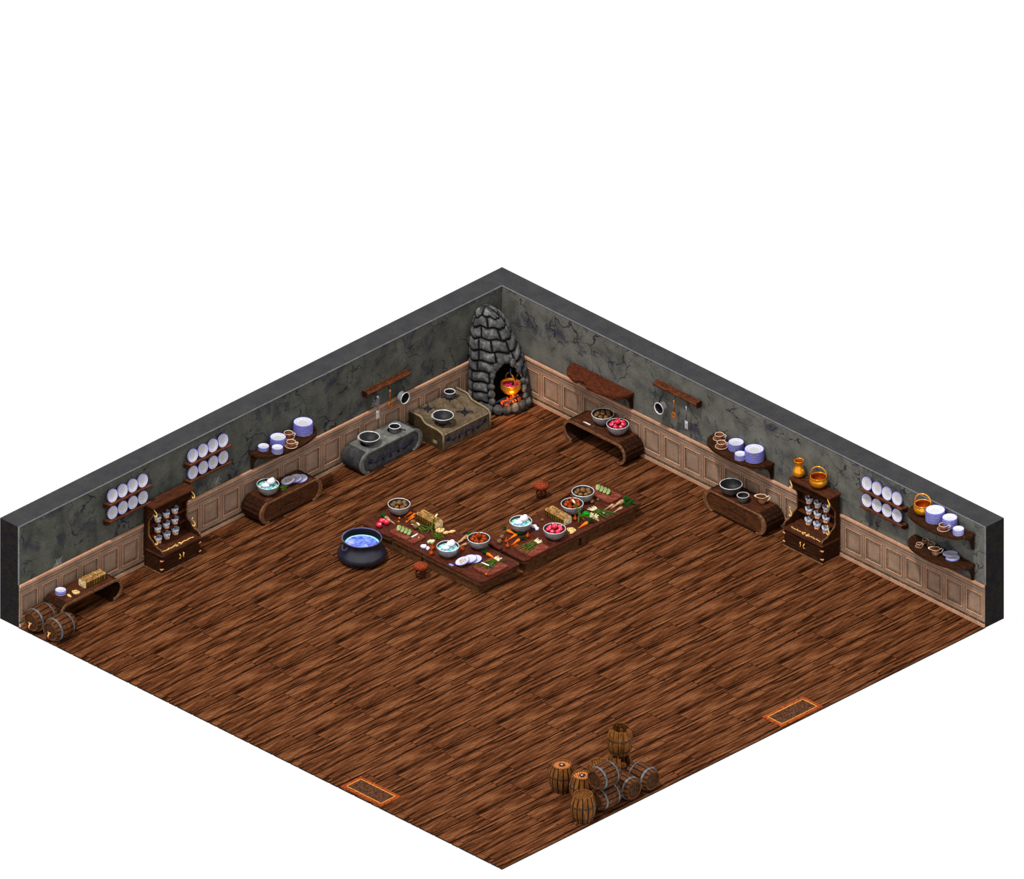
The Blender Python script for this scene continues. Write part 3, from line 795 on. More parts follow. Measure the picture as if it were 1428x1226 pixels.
def make_plate_shelf(near):
    r = empty('plate_shelf')
    b = MB(); b.prism([(-.008, .0), (-.008, .05), (-.03, .055), (-.055, .022), (-.145, .062), (-.18, .055), (-.178, .015), (-.10, -.04), (-.02, -.04)], 'x', -.61, .61)
    b.build('trough', 'rail', r, bevel=.004)
    MB().prism([(-.008, -.05), (-.008, .06), (-.06, .035), (-.185, .068), (-.19, .01), (-.10, -.055)], 'x', near*.622-.015, near*.622+.015).build('end_block', 'stave', r, bevel=.006)
    return r
for nm, rz, c0, gname in (('front', LW, -11.05, 'left wall above the front bench'), ('mid', LW, -8.70, 'left wall beyond the dresser'), ('right', RW, 11.27, 'right wall beyond the dresser')):
    side = 'right' if nm == 'right' else 'left'
    for lv, z in (('upper', 1.90), ('lower', 1.50)):
        loc = (c0, 0, z) if side == 'right' else (0, c0, z)
        rr_ = spawn('pshelf' + ('R' if side == 'right' else ''), (lambda: make_plate_shelf(1)) if side == 'right' else (lambda: make_plate_shelf(-1)), loc, rz, '%s wooden trough shelf of standing plates, %s' % (lv, gname), 'shelf', 'plate shelves')
        for k in range(4):
            dx = (-.435 + k*.294) if side == 'left' else (-.55+.05 + k*.294)
            if side == 'left':
                l_ = (.062, c0+dx, z+.035+.145); rot = (PI/2-.12, 0, PI/2)
            else:
                l_ = (c0+dx, -.062, z+.035+.145); rot = (PI/2-.12, 0, 0)
            spawn('plate', make_plate, l_, 0, 'standing blue-rimmed plate, %s from left on %s trough shelf, %s' % (['first', 'second', 'third', 'fourth'][k], lv, gname), 'plate', 'standing plates', scale=(.15, .152, .035), rot=rot)

# ------------------------------------------------------------------ curved wall shelves
def shelf_outline(broken=False, n=36):
    pts = []
    for k in range(n+1):
        t = PI*k/n; c, s = math.cos(t), math.sin(t)
        x = -.88*(abs(c)**.86)*(1 if c > 0 else -1); y = -.53*(s**.72 if s > 0 else 0)
        if broken and -.30 < x < -.04:
            u = (x+.30)/.26
            y += .12*math.sin(PI*u)**.6 + .03*math.sin(u*21)
        pts.append((x, y-.012))
    return pts
def make_shelf(broken, top, near=1):
    r = empty('wall_shelf')
    pts = shelf_outline(broken, 72 if broken else 36)
    MB().prism(pts, 'z', -.07, 0).build('shelf_board', top, r, bevel=.008)
    edge = [(x*.985, y*.985-.001, .001) for x, y in pts[1:-1]]
    prof = [(-.012, -.07), (-.27, -.07), (-.20, -.10), (-.13, -.155), (-.07, -.26), (-.05, -.40), (-.012, -.40)]
    MB().prism(prof, 'x', near*.82-.03, near*.82+.03).build('bracket', 'stave', r, bevel=.005)
    MB().prism([(a, -.07+(b+.07)*.5) for a, b in prof], 'x', -near*.6-.03, -near*.6+.03).build('bracket', 'stave', r, bevel=.005)
    return r
SZ = 1.42
spawn('shelfB', lambda: make_shelf(True, 'rwood'), (3.0, 0, SZ), RW, 'empty red-brown curved wall shelf with a chipped front edge, beside the hearth', 'shelf')
spawn('shelfL', lambda: make_shelf(False, 'dwood', -1), (0, -6.525, SZ), LW, 'dark curved wall shelf of plates and cups on the left wall', 'shelf')
spawn('shelf', lambda: make_shelf(False, 'dwood'), (7.11, 0, SZ-.005), RW, 'dark curved wall shelf of plates and cups on the right wall above the sideboard', 'shelf')
spawn('shelf', None, (12.99, 0, 2.122), RW, 'upper curved wall shelf at the right end, holding the gold pot', 'shelf')
spawn('shelf', None, (12.99, 0, 1.40), RW, 'lower curved wall shelf at the right end, holding brown cups and two plates', 'shelf')

z = SZ
stack(421.8, 603, z, .205, 6, 'large stack on the left wall shelf'); stack(381.7, 616.2, z, .168, 4, 'medium stack on the left wall shelf')
stack(367.4, 627.0, z, .12, 2, 'short small stack on the left wall shelf'); stack(386.8, 631.0, z, .12, 3, 'taller small stack on the left wall shelf')
z = SZ-.005
stack(1027.3, 626.0, z, .165, 4, 'medium stack on the middle right wall shelf'); stack(1032.3, 640.2, z, .12, 3, 'small stack on the middle right wall shelf'); stack(1056.8, 638.6, z, .205, 6, 'large stack on the middle right wall shelf')
z = 2.122
stack(1307.3, 724.5, z, .205, 6, 'large stack on the upper end shelf'); stack(1331.8, 730.3, z, .160, 5, 'medium stack on the upper end shelf'); stack(1336.5, 744.8, z, .12, 3, 'small stack on the upper end shelf')
x, y = G(1328.5, 779, 1.40)
spawn('plate', make_plate, (x, y, 1.401), 0, 'lower of two plates lying askew on the lower end shelf', 'plate', scale=(.155, .155, .035))
x, y = G(1325, 776.5, 1.40)
spawn('plate', make_plate, (x, y, 1.455), 0, 'upper plate tilted over the other on the lower end shelf', 'plate', scale=(.165, .165, .035), rot=(-.12, -.14, 0))

def make_cup():
    r = empty('cup')
    b = MB(); b.lathe([(0, .012), (.045, .012), (.06, .03), (.085, .065), (.094, .11), (.098, .118)], 20, mi=0)
    b.lathe([(.098, .118), (.094, .124), (.088, .118)], 20, mi=1); b.lathe([(.088, .118), (.078, .07), (.04, .04), (0, .038)], 20, mi=2)
    b.build('cup_body', ['copper', 'cream', 'copper_in'], r, smooth=True)
    MB().tube([(.09, .0, .10), (.125, 0, .118), (.148, 0, .095), (.13, 0, .068), (.085, 0, .06)], .0085, 7).build('handle', 'cream', r, smooth=True)
    return r
def make_saucer():
    b = MB(); b.lathe([(0, 0), (.07, 0), (.10, .012), (.13, .024)], 24, mi=0); b.lathe([(.13, .024), (.132, .030), (.127, .030)], 24, mi=1); b.lathe([(.127, .030), (.10, .018), (.06, .008), (0, .008)], 24, mi=0)
    return b.build('saucer', ['copper', 'cream'], smooth=True)
def cup(px, py, z, s, where):
    x, y = clear(*G(px, py, z), .135*s)
    spawn('saucer', make_saucer, (x, y, z+.001), 0, 'brown saucer with cream rim under the cup '+where, 'saucer', scale=(s, s, s))
    spawn('cup', make_cup, (x, y, z+.001+.002*s), math.radians(38), 'brown cup with cream rim and handle '+where, 'cup', scale=(s, s, s))
cup(402.3, 610.5, SZ, 1.0, 'farther back on the left wall shelf'); cup(406, 623, SZ, 1.0, 'nearer the edge on the left wall shelf')
cup(1003.5, 612.8, SZ-.005, 1.0, 'farther back on the middle right shelf'); cup(1006, 624, SZ-.005, 1.0, 'nearer the edge on the middle right shelf')
cup(1315.8, 739, 2.122, 1.0, 'on the upper end shelf')
cup(1290, 756.5, 1.40, .58, 'farthest back on the lower end shelf'); cup(1281.8, 762.5, 1.40, .62, 'leftmost on the lower end shelf'); cup(1298.4, 761.5, 1.40, .60, 'beside the jug on the lower end shelf')

def make_creamer():
    r = empty('cream_jug')
    b = MB(); b.lathe([(0, 0), (.05, .004), (.06, .02), (.085, .06), (.088, .09), (.07, .13), (.09, .165)], 22, mi=0)
    b.lathe([(.09, .165), (.088, .172), (.08, .165)], 22, mi=1); b.lathe([(.08, .165), (.06, .13), (.07, .09), (0, .06)], 22, mi=2)
    o = b.build('jug_body', ['copper', 'cream', 'copper_in'], r, smooth=True)
    for v in o.data.vertices:                       # pull out the pouring lip
        if v.co.z > .12 and v.co.x < -.02: v.co.x -= (v.co.z-.12)*1.5*(-v.co.x/.09)**2; v.co.z += .10*(v.co.z-.12)
    MB().tube([(.08, 0, .155), (.13, 0, .185), (.16, 0, .165), (.13, 0, .10), (.08, 0, .06)], .009, 7).build('handle', 'cream', r, smooth=True)
    return r
x, y = G(1063, 702.5, .506)
spawn('creamer', make_creamer, (x, y, .507), math.radians(38), 'brown cream jug with wide lip at the right end of the right sideboard', 'jug', scale=(1.05, 1.05, 1.05))
x, y = G(1304.8, 775, 1.40)
spawn('creamer', make_creamer, (x, y, 1.401), math.radians(38), 'brown cream jug between the cups and the plates on the lower end shelf', 'jug', scale=(1.0, 1.0, 1.0))

def make_gold_pot():
    r = empty('gold_pot')
    b = MB(); b.lathe([(0, 0), (.08, .004), (.15, .05), (.192, .12), (.19, .19), (.165, .235), (.178, .25)], 28, mi=0); b.lathe([(.178, .25), (.172, .258), (.162, .25)], 28, mi=0)
    b.lathe([(.162, .25), (.155, .22), (.175, .17), (.15, .07), (0, .04)], 28, mi=1); b.build('pot_body', ['gold', 'gold_in'], r, smooth=True)
    MB().tube([(.172*math.cos(t), 0, .245+.235*math.sin(t)**.8) for t in [PI*k/14 for k in range(15)]], .014, 8).build('bail_handle', 'gold', r, smooth=True)
    return r
x, y = clear(*G(1147.5, 676, 1.53), .21)
spawn('gpot', make_gold_pot, (x, y, 1.531), math.radians(30), 'round gold pot with a hoop handle on top of the right dresser', 'pot')
x, y = clear(*G(1289.6, 715.5, 2.122), .205)
spawn('gpot', make_gold_pot, (x, y, 2.123), math.radians(30), 'round gold pot with a hoop handle on the upper end shelf', 'pot')
def gold_jug():
    x, y = clear(*G(1117.6, 662.5, 1.53), .19); r = empty('gold_jug', (x, y, 1.531), math.radians(20))
    b = MB(); b.lathe([(0, 0), (.07, .004), (.12, .04), (.135, .10), (.12, .17), (.085, .23), (.072, .28), (.082, .34), (.105, .375)], 26, mi=0)
    b.lathe([(.105, .375), (.10, .385), (.092, .375)], 26, mi=0); b.lathe([(.092, .375), (.065, .31), (.06, .26), (0, .2)], 26, mi=1)
    b.build('jug_body', ['gold', 'gold_in'], r, smooth=True)
    MB().tube([(.08, -.07, .22), (.12, -.10, .23), (.15, -.11, .19), (.13, -.10, .14), (.09, -.09, .14)], .012, 7).build('handle', 'gold', r, smooth=True)
    tag(r, 'gold long-necked jug on top of the right dresser', 'jug')
gold_jug()

# ------------------------------------------------------------------ bowls and pans
def make_bowl():
    r = empty('mixing_bowl')
    b = MB(); b.lathe([(0, 0), (.10, 0), (.105, .018), (.14, .035), (.20, .09), (.228, .16), (.235, .225)], 32, mi=0)
    b.build('bowl_shell', 'silver', r, smooth=True)
    MB().lathe([(.231, .220), (.237, .230), (.231, .238), (.223, .235), (.225, .222)], 32).build('rim', 'rimw', r, smooth=True)
    MB().lathe([(.222, .228), (.212, .17), (.18, .10), (.12, .05), (0, .04)], 32).build('bowl_inside', 'silver_in', r, smooth=True)
    return r
def bowl(px, py, z, what, s=1.0):
    x, y = G(px, py, z); o = spawn('bowl', make_bowl, (x, y, z+.001), 0, what, 'bowl', scale=(s, s, s)); return x, y
def make_pan():
    r = empty('saucepan')
    b = MB(); b.lathe([(0, 0), (.095, 0), (.115, .02), (.118, .12)], 26, mi=0); b.lathe([(.108, .12), (.105, .03), (0, .02)], 26, mi=1); b.build('pan_body', ['pan', 'pan_in'], r, smooth='auto')
    MB().lathe([(.118, .115), (.128, .124), (.122, .133), (.110, .130), (.108, .118)], 26).build('rim', 'rimw', r, smooth=True)
    MB().tube([(.115, 0, .10), (.19, 0, .115), (.27, 0, .12)], [.012, .012, .017], 8).build('handle', 'iron', r, smooth=True)
    return r
def make_wok():
    r = empty('wide_pan')
    b = MB(); b.lathe([(0, 0), (.085, 0), (.10, .015), (.17, .085), (.222, .17)], 30, mi=0); b.lathe([(.212, .168), (.155, .09), (.09, .03), (0, .022)], 30, mi=1); b.build('pan_body', ['pan', 'pan_in'], r, smooth=True)
    MB().lathe([(.218, .165), (.229, .174), (.222, .183), (.210, .178), (.212, .166)], 30).build('rim', 'rimw', r, smooth=True)
    MB().tube([(-.19+.045*math.cos(t), -.12-.045*math.cos(t)*.3, .125+.04*math.sin(t)) for t in [i*PI/6 for i in range(12)]], .008, 6, closed=True).build('ring_handle', 'rimw', r, smooth=True)
    return r
x, y = G(514.7, 619.5, .506); spawn('wok', make_wok, (x, y, .512), math.radians(0), 'wide grey pan with a ring handle on the grey stone counter', 'pan')
x, y = G(550.4, 602, .506); spawn('pan', make_pan, (x, y, .512), math.radians(10), 'small grey saucepan with a black handle on the grey stone counter', 'saucepan')
x, y = G(619.8, 598, .44); spawn('wok', make_wok, (0+.76, -2.09-.40, .44), 0, 'wide grey pan with a ring handle on the front of the brown stove', 'pan')
spawn('pan', make_pan, (.24, -1.77, .558), math.radians(5), 'small grey saucepan on the back of the brown stove by the hearth', 'saucepan', scale=(.95, .95, .95))
def small_bowl(px, py, z, s, label):
    x, y = G(px, py, z)
    def mk():
        r = empty('small_bowl')
        b = MB(); b.lathe([(0, 0), (.08, 0), (.09, .012), (.12, .05), (.13, .10), (.12, .135), (.13, .15)], 24, mi=0); b.lathe([(.118, .148), (.11, .12), (.118, .09), (.07, .03), (0, .025)], 24, mi=1); b.build('bowl_shell', ['pan', 'pan_in'], r, smooth=True)
        MB().lathe([(.122, .143), (.133, .150), (.127, .158), (.116, .152)], 24).build('rim', 'rimw', r, smooth=True); return r
    spawn('sbowl', mk, (x, y, z+.001), 0, label, 'bowl', scale=(s, s, s))
def big_grey_bowl():
    x, y = G(1019.5, 689, .506); r = empty('grey_bowl', (x, y, .507))
    b = MB(); b.lathe([(0, .02), (.10, .02), (.15, .05), (.21, .12), (.232, .20), (.238, .235)], 32, mi=0); b.lathe([(.226, .235), (.21, .16), (.15, .08), (0, .05)], 32, mi=1); b.build('bowl_shell', ['pan', 'pan_in'], r, smooth=True)
    MB().lathe([(.232, .23), (.242, .24), (.234, .248), (.224, .242)], 32).build('rim', 'rimw', r, smooth=True)
    b = MB()
    for k in range(3):
        a = k*2*PI/3-.6; b.tube([(.12*math.cos(a), .12*math.sin(a), .0), (.13*math.cos(a), .13*math.sin(a), .05)], .014, 6)
    b.build('feet', 'iron', r); tag(r, 'large empty grey bowl on short feet on the right sideboard', 'bowl')
big_grey_bowl()
small_bowl(1036.2, 699.5, .506, 1.0, 'small empty grey bowl beside the large one on the right sideboard')

# ------------------------------------------------------------------ utensil rails
def make_rail(near):
    r = empty('utensil_rail')
    b = MB(); b.prism([(-.008, .0), (-.008, .09), (-.03, .095), (-.05, .03), (-.125, .05), (-.15, .04), (-.14, .0), (-.06, -.03), (-.02, -.03)], 'x', -.65, .65); b.build('rail_board', 'rail', r, bevel=.004)
    MB().box(near*.655-.015, near*.655+.015, -.145, -.008, -.045, .09).build('end_block', 'stave', r, bevel=.008)
    for x in (-.36, 0, .36):
        MB().tube([(x, -.12, .0), (x, -.12, -.07), (x+.02, -.13, -.11), (x+.015, -.15, -.155), (x-.01, -.17, -.16), (x-.03, -.17, -.13)], .010, 6).build('hook', 'iron', r, smooth=True)
    return r
def make_fork():
    r = empty('long_fork'); b = MB()
    b.tube([(0, 0, 0), (0, 0, -.10), (0, 0, -.36)], [.020, .015, .013], 7); b.build('stem', 'silver', r, smooth=True)
    b = MB(); b.box(-.04, .04, -.006, .006, -.41, -.35)
    for x in (-.034, -.002, .03): b.box(x-.004, x+.008, -.006, .006, -.54, -.39)
    b.build('tines', 'steel', r, bevel=.003); return r
def make_spoon():
    b = MB(); b.tube([(0, 0, 0), (0, 0, -.12), (0, 0, -.30)], [.018, .014, .014], 8)
    b.tube([(.045*math.cos(t), 0, -.36+.06*math.sin(t)) for t in [k*PI/8 for k in range(16)]], .02, 8, closed=True)
    return b.build('wooden_spoon', 'spoonwood', smooth=True)
def make_hung_pan():
    r = empty('hanging_pan')
    mx = Matrix.Translation((0, .06, -.31)) @ Matrix.Rotation(PI/2, 4, 'X')
    b = MB(mx); b.lathe([(0, 0), (.09, 0), (.115, .02), (.125, .14)], 26, mi=0); b.lathe([(.113, .14), (.10, .02), (0, .015)], 26, mi=1); b.build('pan_body', ['silver', 'pan_in'], r, smooth='auto')
    b = MB(mx); b.lathe([(.125, .135), (.137, .145), (.13, .155), (.117, .148), (.113, .138)], 26); b.build('rim', 'rimw', r, smooth=True)
    MB().tube([(0, -.01, 0), (0, -.02, -.05), (0, -.06, -.13), (0, -.07, -.18)], [.018, .013, .013, .013], 8).build('handle', 'iron', r, smooth=True); return r
def utensils(side, c0, z, order):
    rz = RW if side == 'right' else LW
    P_ = lambda dx, d, zz: (c0+dx, -d, zz) if side == 'right' else (d, c0+dx, zz)
    spawn('rail'+side, lambda: make_rail(1 if side == 'right' else -1), P_(0, 0, z), rz, 'wooden utensil rail with three iron hooks on the %s wall' % side, 'rail')
    for dx, k in zip((-.36, 0, .36), order):
        mk = {'fork': make_fork, 'spoon': make_spoon, 'pan': make_hung_pan}[k]
        lab = {'fork': 'long steel three-pronged fork hanging from the rail on the %s wall', 'spoon': 'wooden spoon with a hole hanging from the rail on the %s wall', 'pan': 'grey pan hanging by its handle from the rail on the %s wall'}[k] % side
        spawn('hung_'+k, mk, P_(dx+.005, .158, z-.10), rz, lab, {'fork': 'fork', 'spoon': 'spoon', 'pan': 'pan'}[k])
utensils('left', -3.44, 1.46, ('fork', 'spoon', 'pan'))
utensils('right', 5.19, 1.93, ('pan', 'spoon', 'fork'))

# ------------------------------------------------------------------ cobwebs on the plaster
def cobweb(px, py, where, seed):
    y = (px-700)/A; z = (Y0 - y*A/2 - py)/ZC
    rr = random.Random(seed); b = MB(); n = 9; ang = [2*PI*k/n+rr.uniform(-.2, .2) for k in range(n)]
    ln = [rr.uniform(.10, .20) for _ in range(n)]
    P_ = lambda a, r_: (.012, y+r_*math.cos(a), z+r_*math.sin(a)*.9)
    for a, l_ in zip(ang, ln): b.tube([P_(a, 0), P_(a, l_)], .0028, 4)
    for q in (.3, .55, .8):
        for k in range(n):
            if rr.random() < .2: continue
            k2 = (k+1) % n; b.tube([P_(ang[k], ln[k]*q), P_((ang[k]+ang[k2]+(2*PI if k2 == 0 else 0))/2, (ln[k]+ln[k2])*q*.42), P_(ang[k2], ln[k2]*q)], .0022, 4)
    o = b.build('cobweb', 'web'); tag(o, 'small grey cobweb on the left wall '+where, 'cobweb')
cobweb(80, 786, 'above the front bench', 1); cobweb(301, 672, 'below the second plate shelf', 2); cobweb(524, 562, 'behind the hanging fork', 3)

# ------------------------------------------------------------------ tables
TZ = .34
def table(kind):
    if kind == 'A':
        x0, x1, y0, y1 = 2.35, 5.90, -6.50, -5.34
        outl = [(x0+.06, y1), (x0, y1-.06), (x0, y0+.06), (x0+.05, y0), (3.20, y0), (3.235, y0+.09), (3.26, y0+.02), (x1-.12, y0), (x1-.03, y0+.03), (x1, y0+.12), (x1, y1-.05), (x1-.05, y1)]
        pl = [(x0+.10, 4.08, y0+.06, y1-.10), (4.13, x1-.14, y0+.06, y1-.10)]
        lab = 'long low mahogany table laid with food, the one beside the blue cauldron'
    else:
        x0, x1, y0, y1 = 4.76, 5.90, -5.24, -1.78
        outl = [(x0+.05, y1), (x0, y1-.05), (x0, y0+.05), (x0+.05, y0), (5.16, y0), (5.19, y0+.09), (5.22, y0+.02), (x1-.12, y0), (x1-.03, y0+.03), (x1, y0+.12), (x1, y1-.05), (x1-.05, y1)]
        pl = [(x0+.10, x1-.07, y0+.12, -3.57), (x0+.10, x1-.07, -3.50, y1-.14)]
        lab = 'long low mahogany table laid with food, the one nearer the right wall'
    cx, cy = (x0+x1)/2, (y0+y1)/2
    r = empty('kitchen_table', (cx, cy, 0)); mx = Matrix.Translation((-cx, -cy, 0))
    MB(mx).prism(outl, 'z', TZ-.045, TZ).build('table_top', 'tabletop', r, bevel=.012)
    MB(mx).prism([(cx+(x-cx)*.985, cy+(y-cy)*.985) for x, y in outl], 'z', TZ-.115, TZ-.045).build('apron', 'tableside', r, bevel=.006)
    for q in pl: MB(mx).box(q[0], q[1], q[2], q[3], 0, TZ-.115).build('plinth', 'tableside', r, bevel=.006)
    tag(r, lab, 'table')
table('A'); table('B')

# stools
def make_stool():
    r = empty('stool')
    MB().lathe([(0, .22), (.11, .22), (.145, .235), (.155, .27), (.15, .31), (.12, .325), (0, .33)], 24).build('seat', 'stoolseat', r, smooth=True)
    MB().tube([(.10*math.cos(t), .10*math.sin(t), .11) for t in [k*PI/8 for k in range(16)]], .013, 7, closed=True).build('footring', 'stoolleg', r, smooth=True)
    for k in range(4):
        a = PI/4+k*PI/2; c, s = math.cos(a), math.sin(a)
        MB().tube([(.10*c, .10*s, .225), (.085*c, .085*s, .15), (.10*c, .10*s, .11), (.075*c, .075*s, .05), (.09*c, .09*s, 0)], [.018, .014, .018, .014, .012], 7).build('leg', 'stoolleg', r, smooth=True)
    return r
x, y = G(586.5, 806); spawn('stool', make_stool, (x, y, 0), 0, 'small round red-brown stool beside the table near the cauldron', 'stool')
x, y = G(754.7, 694); spawn('stool', make_stool, (x, y, 0), 0, 'small round red-brown stool behind the table near the right wall', 'stool')

# cauldron
def cauldron():
    x, y = G(504.6, 780); r = empty('cauldron', (x, y, 0))
    b = MB(); b.lathe([(0, 0), (.28, 0), (.40, .03), (.49, .09), (.52, .155), (.49, .23), (.435, .30), (.40, .38), (.395, .46), (.42, .51)], 48, mi=0)
    b.lathe([(.385, .51), (.365, .45), (.372, .38), (.40, .32), (.3, .28), (0, .28)], 48, mi=1); b.build('cauldron_body', ['cauldron', 'cauldron_in'], r, smooth=True)
    MB().lathe([(.415, .505), (.424, .515), (.416, .524), (.400, .522), (.394, .51)], 48).build('rim', 'cauldron_rim', r, smooth=True)
    MB().lathe([(0, .375), (.30, .375), (.335, .375)], 40).build('water', 'water', r)
    MB().lathe([(.33, .374), (.345, .382), (.372, .376)], 40).build('foam_line', 'foam', r)
    for a in (math.radians(262), math.radians(82)):
        c, s = math.cos(a), math.sin(a)
        pts = [(c*(.43+.055*math.sin(t)) - s*.075*math.cos(t), s*(.43+.055*math.sin(t)) + c*.075*math.cos(t), .46-.075*math.sin(t)) for t in [PI*k/10 for k in range(11)]]
        MB().tube(pts, .013, 8).build('ring_handle', 'cauldron_rim', r, smooth=True)
    tag(r, 'big dark blue cauldron full of bluish water, on the floor beside the table', 'cauldron')
cauldron()

# doormats
def mat(x0, x1, y0, y1, label):
    cx, cy = (x0+x1)/2, (y0+y1)/2; r = empty('doormat', (cx, cy, 0)); hx, hy = (x1-x0)/2, (y1-y0)/2
    MB().box(-hx+.07, hx-.07, -hy+.07, hy-.07, .001, .014).build('woven_field', 'rug', r)
    b = MB(); w_ = .085
    b.box(-hx, hx, -hy, -hy+w_, .001, .018); b.box(-hx, hx, hy-w_, hy, .001, .018); b.box(-hx, -hx+w_, -hy+w_, hy-w_, .001, .018); b.box(hx-w_, hx, -hy+w_, hy-w_, .001, .018); b.build('border', 'rug_edge', r)
    b = MB(); i = w_+.002; w2 = .02
    b.box(-hx+i-.01, hx-i+.01, -hy+i-.01, -hy+i-.01+w2, .002, .021); b.box(-hx+i-.01, hx-i+.01, hy-i+.01-w2, hy-i+.01, .002, .021)
    b.box(-hx+i-.01, -hx+i-.01+w2, -hy+i, hy-i, .002, .021); b.box(hx-i+.01-w2, hx-i+.01, -hy+i, hy-i, .002, .021); b.build('gold_line', 'rug_gold', r)
    tag(r, label, 'doormat')
mat(9.40, 10.58, -14.12, -13.53, 'brown doormat with orange border at the lower left edge of the floor')
mat(13.53, 14.12, -5.92, -4.72, 'brown doormat with orange border at the lower right edge of the floor')

# ------------------------------------------------------------------ barrels
BL = .60                                            # barrel length
def barrel_r(t): return .205+.065*math.sin(PI*t)    # radius along 0..1
def groove(n): return lambda a: 1-.022*max(0, 1-abs(((a*n/(2*PI)) % 1)-.5)*14)
def make_barrel(lying=None, taps=False, style='hoop', open_=False, seed=1):
    """lying: None upright, 'y' axis toward -y (front head at -y), 'x' axis toward +x"""
    r = empty('barrel'); rr = random.Random(seed)
    if lying is None: mx = Matrix.Identity(4)
    elif lying == 'y': mx = Matrix.Translation((0, BL/2, .272)) @ Matrix.Rotation(PI/2, 4, 'X')      # z -> -y
    else: mx = Matrix.Translation((-BL/2, 0, .272)) @ Matrix.Rotation(PI/2, 4, 'Y')                   # z -> +x
    N = 14
    prof = [(barrel_r(k/10), BL*k/10) for k in range(11)]
    seg = N*8
    body = 'barrel' if lying else 'barrel_upright'
    b = MB(mx)
    if not open_:
        b.lathe(prof + [(prof[-1][0]-.028, BL), (prof[-1][0]-.03, BL-.03)], seg, mod=groove(N))
        b.lathe([(prof[0][0]-.03, .03), (prof[0][0]-.028, 0), (prof[0][0], 0)], seg, mod=groove(N))
    else:
        tops = [rr.choice([1, .97, .93, .84, .9]) for _ in range(N)]; tops[10] = .55; tops[9] = .78
        for k in range(N):
            a0, a1 = 2*PI*k/N+.035, 2*PI*(k+1)/N-.035; zt = tops[k]; vs = []; m_ = 9
            for i in range(m_):
                t = zt*i/(m_-1); z_ = BL*t
                for a in (a0, a1):
                    dz = rr.uniform(-.02, .02) if i == m_-1 and zt < .98 else 0
                    for q in (0, -.022): R = barrel_r(t)+q; vs.append((R*math.cos(a), R*math.sin(a), z_+dz))
            fs = []
            for i in range(m_-1):
                c = i*4; fs += [(c, c+2, c+6, c+4), (c+1, c+5, c+7, c+3), (c, c+4, c+5, c+1), (c+2, c+3, c+7, c+6)]
            fs += [(0, 1, 3, 2), ((m_-1)*4, (m_-1)*4+2, (m_-1)*4+3, (m_-1)*4+1)]
            b.add(vs, fs)
        for k in (2, 5):
            b.tube([(.12*math.cos(k), .12*math.sin(k), .10), (.10*math.cos(k+1), .1*math.sin(k+1), .50)], .03, 4)
    o = b.build('staves', [body, 'subfloor'], r, smooth='auto')
    if not open_:
        imx = mx.inverted()
        for p in o.data.polygons:
            q = imx @ p.center; a = math.atan2(q.y, q.x)
            if abs(((a*N/(2*PI)) % 1)-.5) < .07 and math.hypot(q.x, q.y) > .19: p.material_index = 1
    # heads
    def head(z, s):
        h = MB(mx); R = .178; n = 7
        for k in range(n):
            x0 = -R+2*R*k/n+.006; x1 = -R+2*R*(k+1)/n-.006
            y0, y1 = math.sqrt(max(0, R*R-x0*x0)), math.sqrt(max(0, R*R-x1*x1))
            h.prism([(x0, -y0), (x1, -y1), (x1, y1), (x0, y0)] if lying == 'y' or lying is None else [(-y0, x0), (-y1, x1), (y1, x1), (y0, x0)], 'z', z-.01, z+.01)
        return h
    if open_:
        head(.04, 1).build('barrel_head', 'black', r)
    else:
        head(BL-.035, 1).build('barrel_head', 'lid' if style == 'bung' else ('barrel_head' if lying else 'barrel_upright'), r)
        head(.035, 1).build('barrel_head', 'barrel_head', r)
        MB(mx).lathe([(0, BL-.05), (.185, BL-.05)], 20).build('head_backing', 'subfloor', r)
    for t in ((.22, .80) if lying else (.18, .62)):
        w2 = .035 if lying else .014; z_ = BL*t; th = .008
        b = MB(mx); R0, R1 = barrel_r(t-w2/2/BL), barrel_r(t+w2/2/BL)
        b.lathe([(R0-.004, z_-w2/2), (R0+th, z_-w2/2), (R1+th, z_+w2/2), (R1-.004, z_+w2/2)], 40); b.build('hoop', 'hoop' if lying else 'iron', r, smooth='auto')
    if style == 'bung':
        b = MB(mx); b.lathe([(.02, BL-.02), (.06, BL-.02), (.065, BL-.002), (.045, BL+.004), (.03, BL-.006)], 16); b.build('bung_ring', 'iron', r, smooth=True)
        MB(mx).ball((0, 0, BL-.01), .028, .028, .016).build('bung', 'brass2', r, smooth=True)
    if taps:
        b = MB(mx); z_ = BL-.02
        b.tube([(0, -.05, z_), (0, -.05, z_+.05), (0, -.075, z_+.07), (0, -.115, z_+.07)], [.020, .016, .017, .013], 8); b.build('tap', 'brass2', r, smooth=True)
        MB(mx).tube([(-.035, -.01, z_+.045), (0, -.035, z_+.045), (.035, -.005, z_+.045)], .010, 7).build('tap_handle', 'brass', r, smooth=True)
    return r
BG = 'barrels heaped at the lower edge of the floor'
spawn('btap', lambda: make_barrel('y', True), (.365, -13.86, 0), 0, 'lying barrel with a brass tap, right up against the left wall', 'barrel', 'tapped barrels')
spawn('btap', None, (.925, -13.86, 0), 0, 'lying barrel with a brass tap, the one farther from the left wall', 'barrel', 'tapped barrels')
x, y = G(783.5, 1101)
spawn('bup', lambda: make_barrel(None, style='bung'), (x, y, 0), 0, 'upright barrel with round bung, leftmost of the heap', 'barrel', BG)
x, y = G(811.5, 1115.5)
spawn('bup', None, (x, y, 0), 1.0, 'upright barrel with round bung, half hidden behind the raised lying barrel', 'barrel', BG)
x, y = G(813.2, 1142.5)
spawn('bplain', lambda: make_barrel(None), (x, y, 0), .3, 'upright plain-lidded barrel, the nearest and lowest in the heap', 'barrel', BG)
spawn('bplain', None, (13.20, -10.36, 0), .9, 'upright plain barrel mostly hidden behind the raised lying barrel', 'barrel', BG)
